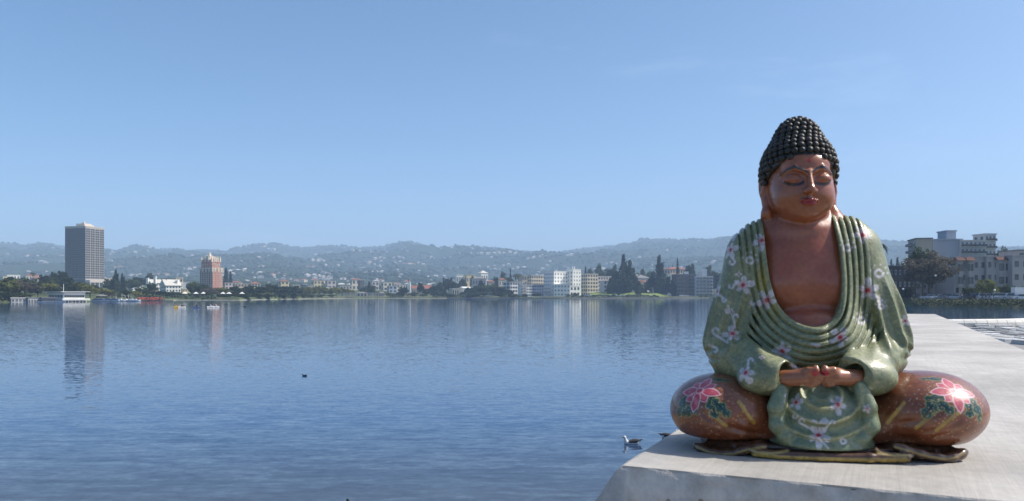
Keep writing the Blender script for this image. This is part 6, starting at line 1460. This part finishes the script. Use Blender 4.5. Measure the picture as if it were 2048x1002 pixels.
M_APRON = paint_mat('painted_green_cloth', 0.38, 0.26, 50, coat=0.4, bump=0.5, chips=0.4)
sculpt('draped_cloth', f_apron, (-62, -98, 4), (66, -22, 92), 0.8, M_APRON, paint_apron)

def paint_base(V, N):
    C = np.tile(np.array((0.085, 0.040, 0.022), np.float32), (len(V), 1))
    wear = hash3(V, 3.0) * hash3(V + 11, 9)
    blend(C, (1 - sstep(V[:, 2], 3.4, 5.2)) * sstep(V[:, 2], 0.6, 1.6) * (V[:, 1] < -40) * sstep(wear, 0.03, 0.2) * (np.abs(V[:, 0]) < 76), (0.38, 0.25, 0.055))
    u, v = proj(V)
    for pts in [[q[:2] for q in L_] for L_ in (BASE_L, BASE_R)]: stroke(V, N, C, [(p_[0], p_[1] + 1) for p_ in pts], 5, (0.30, 0.20, 0.055), 0.8)
    for L_ in BASE_S: stroke(V, N, C, [q[:2] for q in L_], 4.5, (0.36, 0.26, 0.08), 0.85)
    stroke(V, N, C, [(q[0], q[1] + 4) for q in BASE_C], 8, (0.40, 0.27, 0.06), 0.55)
    return C
M_BASE = paint_mat('lacquered_mat', 0.30, 0.25, 40, coat=0.5, bump=0.3)
sculpt('base', f_base, (-140, -88, -2), (142, 88, 24), 0.8, M_BASE, paint_base)

# ---------------- hair: a cap with rows of snail curls
def f_hair(X, Y, Z):
    x, y, z = headspace(X, Y, Z)
    d = f_cranium(x, y, z) - 0.6
    line = 3.0 - 0.80 * y - 0.10 * np.maximum(-y - 10, 0) + 0.10 * np.abs(x) * (y < 0)
    return smax(d, (line - z) * 0.78, 1.5)
M_HAIR = paint_mat('black_hair', 0.36, 0.2, 60, coat=0.2, bump=0.3)
def paint_hair(V, N): return np.tile(np.array((0.018, 0.017, 0.015), np.float32), (len(V), 1))
c0 = from_head((0, 8, 10))
hair = sculpt('hair', f_hair, c0 - (50, 52, 50), c0 + (50, 52, 70), 1.3, M_HAIR, paint_hair)
M_CURL = mat('curl_lacquer', (0.026, 0.025, 0.021), 0.48, 0.6, 160, coat=0.08, objrand=0.3)
cb = bmesh.new(); bmesh.ops.create_icosphere(cb, subdivisions=2, radius=1.0)
for v_ in cb.verts:
    a_ = math.atan2(v_.co.y, v_.co.x); rr_ = math.hypot(v_.co.x, v_.co.y)
    if v_.co.z > 0: v_.co *= 1 + 0.08 * math.sin(a_ + rr_ * 7)
curl_me = bpy.data.meshes.new('curl'); cb.to_mesh(curl_me); cb.free(); curl_me.materials.append(M_CURL)
curl_me.polygons.foreach_set('use_smooth', [True] * len(curl_me.polygons))
axis = Vector((0, 0.10, 1)).normalized(); e1 = axis.cross(Vector((0, 1, 0))).normalized(); e2 = axis.cross(e1)
rc = random.Random(4); ncurl = 0; org = np.array([0, 9.0, 18.0]); th = 0.0; row = 0
def march(dirv):
    t = 90.0
    for _ in range(40):
        p = org + t * dirv; dd = float(f_cranium(*[np.array([q], np.float32) for q in p])[0]); t -= dd * 0.9
        if abs(dd) < 0.05: break
    return org + t * dirv, t
SP = 6.5
while th < 2.6:
    _, t0 = march(np.array(e1 * math.sin(th) + axis * math.cos(th)))
    circ = 2 * math.pi * t0 * math.sin(th); nn = max(1, int(round(circ / SP)))
    for k in range(nn):
        a = 2 * math.pi * (k + 0.5 * (row % 2)) / nn + rc.uniform(-.02, .02)
        dv = np.array((e1 * math.cos(a) + e2 * math.sin(a)) * math.sin(th) + axis * math.cos(th)); p, _ = march(dv)
        line = 3.0 - 0.80 * p[1] - 0.10 * max(-p[1] - 10, 0) + (0.10 * abs(p[0]) if p[1] < 0 else 0)
        if p[2] < line + 1.0 or ncurl >= 298: continue
        if p[1] > 30 and p[2] < 10: continue
        h_ = 0.6; nv = np.array([float((f_cranium(*[np.array([q], np.float32) for q in p + h_ * ei]) - f_cranium(*[np.array([q], np.float32) for q in p - h_ * ei]))[0]) for ei in np.eye(3)])
        nv /= np.linalg.norm(nv); w_ = from_head(p + nv * 1.1); c_, s_ = math.cos(HYAW), math.sin(HYAW)
        nw = Vector((c_ * nv[0] - s_ * nv[1], s_ * nv[0] + c_ * nv[1], nv[2]))
        o = link('curl', curl_me, hair, Vector(w_.tolist()) * 0.001); sc_ = 0.0034 * rc.uniform(0.9, 1.06); o.scale = (sc_, sc_, sc_ * 0.95)
        o.rotation_euler = (nw.to_track_quat('Z', 'Y') @ Euler((0, 0, rc.uniform(0, 6.28))).to_quaternion()).to_euler(); ncurl += 1
    r_loc = t0
    th += 5.7 / max(r_loc, 20); row += 1
# ================================================================== people and birds (sculpted, metres)
M_FIG = paint_mat('cloth_and_skin', 0.8, 0.1, 6, coat=0.0, bump=0.1, spec=0.3)
def figure_mesh(name, f, lo, hi, h, colour):
    V, Q = surfnet(f, lo, hi, h, 1); N = vnormals(V, Q); C = colour(V, N).astype(np.float32)
    me = np_mesh(name, V, Q, [M_FIG], smooth=True); at = me.attributes.new('paint', 'FLOAT_COLOR', 'POINT')
    at.data.foreach_set('color', np.concatenate([C, np.ones((len(C), 1), np.float32)], 1).ravel()); return me
def walker(stride, top, legs, seed):
    s = stride
    def f(X, Y, Z):
        d = ell(X, Y, Z, (0, 0.0, 1.60), (0.085, 0.10, 0.125))
        d = smin(d, cap(X, Y, Z, (0, 0, 1.42), (0, 0, 1.52), 0.055, 0.05), 0.03)
        d = smin(d, ell(X, Y, Z, (0, 0, 1.22), (0.20, 0.125, 0.27)), 0.05); d = smin(d, ell(X, Y, Z, (0, 0, 0.95), (0.17, 0.12, 0.15)), 0.06)
        for sg in (-1, 1):
            k = sg * s
            d = smin(d, cap(X, Y, Z, (sg * 0.09, 0, 0.92), (sg * 0.095, -k * 0.12 - 0.02, 0.50), 0.088, 0.06), 0.03)
            d = smin(d, cap(X, Y, Z, (sg * 0.095, -k * 0.12 - 0.02, 0.50), (sg * 0.10, -k * 0.22 + 0.04, 0.08), 0.058, 0.042), 0.02)
            d = smin(d, cap(X, Y, Z, (sg * 0.10, -k * 0.22 + 0.06, 0.045), (sg * 0.11, -k * 0.22 - 0.12, 0.04), 0.045, 0.038), 0.02)
            d = smin(d, cap(X, Y, Z, (sg * 0.20, 0, 1.38), (sg * 0.25, k * 0.10, 1.10), 0.058, 0.046), 0.03)
            d = smin(d, cap(X, Y, Z, (sg * 0.25, k * 0.10, 1.10), (sg * 0.23, k * 0.16 - 0.10, 0.88), 0.044, 0.034), 0.02)
        return d
    def col(V, N):
        C = np.tile(np.array(top, np.float32), (len(V), 1)); blend(C, 1 - sstep(V[:, 2], 0.93, 0.96), legs); blend(C, (V[:, 2] < 0.1) * 1.0, (0.02, 0.02, 0.02))
        blend(C, (V[:, 2] > 1.46) * 1.0, (0.35, 0.2, 0.14)); blend(C, ((V[:, 2] > 1.62) | ((V[:, 1] > 0.02) & (V[:, 2] > 1.5))) * 1.0, (0.03, 0.02, 0.015)); return C
    return figure_mesh('person', f, (-0.4, -0.45, -0.05), (0.4, 0.45, 1.8), 0.028, col)
W1 = walker(1.0, (0.03, 0.04, 0.09), (0.03, 0.035, 0.06), 0); W2 = walker(-0.8, (0.02, 0.02, 0.025), (0.05, 0.05, 0.06), 1); W3 = walker(0.5, (0.45, 0.45, 0.45), (0.04, 0.05, 0.1), 2)
for px, me, rot, lab in ((1965, W2, 200, 'person in black walking leftmost of the group on the bank path'), (1972, W1, 20, 'person in dark blue walking second in the group on the bank path'), (1979, W1, 200, 'person in dark blue walking between the others on the bank path'), (1987, W2, 30, 'person in black at the right of the group on the bank path'), (1924, W3, 90, 'person in a pale top standing by the grey low car'), (1897, W2, 60, 'person in black on the path left of the silver car')):
    Yp = sh(px) + 9.6; X = wx(px, Yp); tag(link('person', me, None, (X, Yp, gz(X, Yp) + 0.14), R(rot), (1.08,) * 3), lab, 'person')
# rowers
def sitter(top):
    def f(X, Y, Z):
        d = ell(X, Y, Z, (0, 0, 0.82), (0.10, 0.085, 0.125)); d = smin(d, cap(X, Y, Z, (0, 0, 0.64), (0, 0, 0.74), 0.055, 0.05), 0.03); d = smin(d, ell(X, Y, Z, (0, 0, 0.42), (0.13, 0.20, 0.28)), 0.05)
        for sg in (-1, 1):
            d = smin(d, cap(X, Y, Z, (0, sg * 0.19, 0.58), (0.16, sg * 0.24, 0.38), 0.058, 0.046), 0.03); d = smin(d, cap(X, Y, Z, (0.16, sg * 0.24, 0.38), (0.36, sg * 0.16, 0.42), 0.044, 0.036), 0.02)
            d = smin(d, cap(X, Y, Z, (0.05, sg * 0.1, 0.2), (0.5, sg * 0.12, 0.28), 0.085, 0.065), 0.03)
        return d
    def col(V, N):
        C = np.tile(np.array(top, np.float32), (len(V), 1)); blend(C, (V[:, 2] > 0.70) * 1.0, (0.34, 0.2, 0.14)); blend(C, (V[:, 2] > 0.86) * 1.0, (0.05, 0.03, 0.02)); blend(C, (V[:, 0] > 0.3) * 1.0, (0.34, 0.2, 0.14)); return C
    return figure_mesh('person', f, (-0.3, -0.4, 0.0), (0.65, 0.4, 1.05), 0.028, col)
dk = hull_mesh('hull', 5.0, 0.7, 0.35, M_BLUEC)
SIT = [sitter((0.5, 0.4, 0.1)), sitter((0.02, 0.02, 0.03)), sitter((0.6, 0.6, 0.6))]
mb = MB(); mb.tube([(0, -1.2, 0.35), (0, 1.2, 0.75)], 0.02, 6); mb.box(-0.1, 0.1, -1.5, -1.15, 0.27, 0.36); mb.box(-0.1, 0.1, 1.15, 1.5, 0.74, 0.83); PAD = mb.mesh('paddle', M_DARKB)
for px, py, hull, who, lab in ((355, 614.5, yh, ((-0.6, 0), (0.7, 2)), 'yellow double kayak out on the lake before the mansion'), (364, 614.5, wk, ((0, 1),), 'white single kayak just behind the yellow one'), (393, 614.5, dk, ((0, 1),), 'dark blue kayak with a rower in black before the brick tower'), (421, 614, wk, ((0, 2),), 'white kayak crossing the brick tower reflection'), (432, 614, wk, ((0, 2),), 'white kayak at the right of the brick tower reflection')):
    Y = (CAMZ - 0.15) * F / (py - HZ); X = wx(px, Y); root = empty('kayak', (X, Y, 0.03), R(77)); tag(root, lab, 'kayak'); link('hull', hull, root, scale=(0.6, 0.75, 0.8))
    for k, (dx, c) in enumerate(who): tag(link('person', SIT[c], None, (X + dx * 0.4, Y + dx, 0.10), R(68)), 'person paddling the %s' % (lab.replace(' out on the lake', '') + (' from the rear seat' if dx < 0 else ' from the front seat' if dx > 0 else '')), 'person'); tag(link('paddle', PAD, None, (X + dx * 0.4 + 0.13, Y + dx + 0.33, 0.12), R(72)), 'paddle held over the %s' % (lab.replace(' out on the lake', '') + (', rear' if dx < 0 else ', front' if dx > 0 else '')), 'paddle')

# ---- birds: facing -x
def gull_mesh(head_turn=0.0, tilt=0.0, colors=None, s=1.0):
    def f(X, Y, Z):
        d = ell(X, Y, Z, (0, 0, 0.035), (0.20, 0.088, 0.075))
        d = smin(d, cap(X, Y, Z, (0.1, 0, 0.07), (0.24, 0, 0.085), 0.05, 0.018), 0.03)
        d = smin(d, cap(X, Y, Z, (-0.14, 0, 0.06), (-0.175, head_turn * 0.02, 0.165), 0.05, 0.034), 0.035)
        d = smin(d, ell(X, Y, Z, (-0.185, head_turn * 0.03, 0.185), (0.043, 0.035, 0.036)), 0.015)
        for sg in (-1, 1):
            d = smin(d, ell(X - 0.05, Y, Z - 0.15 * (X - 0.05), (0, sg * 0.062, 0.075), (0.15, 0.035, 0.05)), 0.008)
            d = smin(d, cap(X, Y, Z, (0.12, sg * 0.05, 0.095), (0.30, sg * 0.015, 0.115), 0.022, 0.006), 0.01)
        return d
    def col(V, N):
        C = np.tile(np.array(colors[0], np.float32), (len(V), 1)); wing = (V[:, 2] > 0.052 + 0.06 * np.abs(V[:, 0])) & (V[:, 0] > -0.10) & (np.abs(V[:, 1]) > 0.012)
        blend(C, sstep(V[:, 0], -0.11, -0.07) * (V[:, 2] > 0.045), colors[1]); blend(C, (V[:, 0] > 0.22) * (np.abs(V[:, 1]) > 0.004) * (V[:, 2] > 0.1), (0.02, 0.02, 0.02)); blend(C, ((V[:, 0] > 0.15) & (V[:, 2] < 0.085)) * 1.0, colors[0])
        eye = np.hypot(V[:, 0] + 0.205, V[:, 2] - 0.195) < 0.008; blend(C, eye * 1.0, (0.01, 0.01, 0.01)); return C
    return figure_mesh('body', f, (-0.26, -0.14, -0.06), (0.34, 0.14, 0.26), 0.007, col)
M_BILL = mat('yellow_bill', (0.55, 0.35, 0.04), 0.5, 0.1, 3); M_DBILL = mat('pale_bill', (0.6, 0.58, 0.55), 0.5, 0.1, 3)
def bird(name, label, me, bill, X, Y, rot, sc, z=0.0):
    root = empty(name, (X, Y, z), rot); tag(root, label, 'bird'); link('body', me, root, scale=(sc,) * 3)
    mb = MB(); mb.cyl((0, 0, 0), 0.014 * sc, 0.003 * sc, 0, -0.065 * sc, 8, axis='x'); o = mb.obj('bill', bill, root, loc=(-0.222 * sc, 0, 0.182 * sc)); o.rotation_euler = (0, R(-10), 0)
GUL = gull_mesh(0, 0, ((0.72, 0.72, 0.70), (0.045, 0.048, 0.055)))
COOT = gull_mesh(0, 0, ((0.014, 0.014, 0.016), (0.012, 0.012, 0.014)))
def wy(py, z=0.0): return (CAMZ - z) * F / (py - HZ)
bird('gull', 'white headed dark winged gull floating on open water near the ledge', GUL, M_BILL, wx(1263, wy(888)), wy(888), R(4), 0.84)
bird('gull', 'white headed dark winged gull partly hidden by the ledge beside the statue knee', GUL, M_BILL, wx(1339, wy(876)), wy(876), R(176), 0.88)
bird('coot', 'small black coot alone in the middle of the lake', COOT, M_DBILL, wx(609, wy(752)), wy(752), R(0), 0.42)
bird('coot', 'black waterbird floating close to the near bank', COOT, M_DBILL, wx(707, wy(1011)), wy(1011), R(10), 0.50, 0.0)
bird('coot', 'tiny black cormorant far out before the middle shore', COOT, M_DBILL, wx(490, wy(614)), wy(614), R(30), 1.8)
# ------------------------------------------------------------------ haze: even, pale air round everything
hm = bpy.data.materials.new('haze_air'); hm.use_nodes = True
hn, hl = hm.node_tree.nodes, hm.node_tree.links; hn.clear()
ho = hn.new('ShaderNodeOutputMaterial'); hv = hn.new('ShaderNodeVolumePrincipled')
hv.inputs['Color'].default_value = (0.565, 0.755, 1.0, 1); hv.inputs['Density'].default_value = 2.1e-4; hv.inputs['Anisotropy'].default_value = 0.0
hl.new(hv.outputs[0], ho.inputs['Volume'])
mb = MB(); mb.box(-8700, 8700, -200, 7900, -4, 520); hz_ = mb.obj('haze', hm); tag(hz_, 'pale blue haze hanging over the lake and hills', 'haze', kind='stuff')
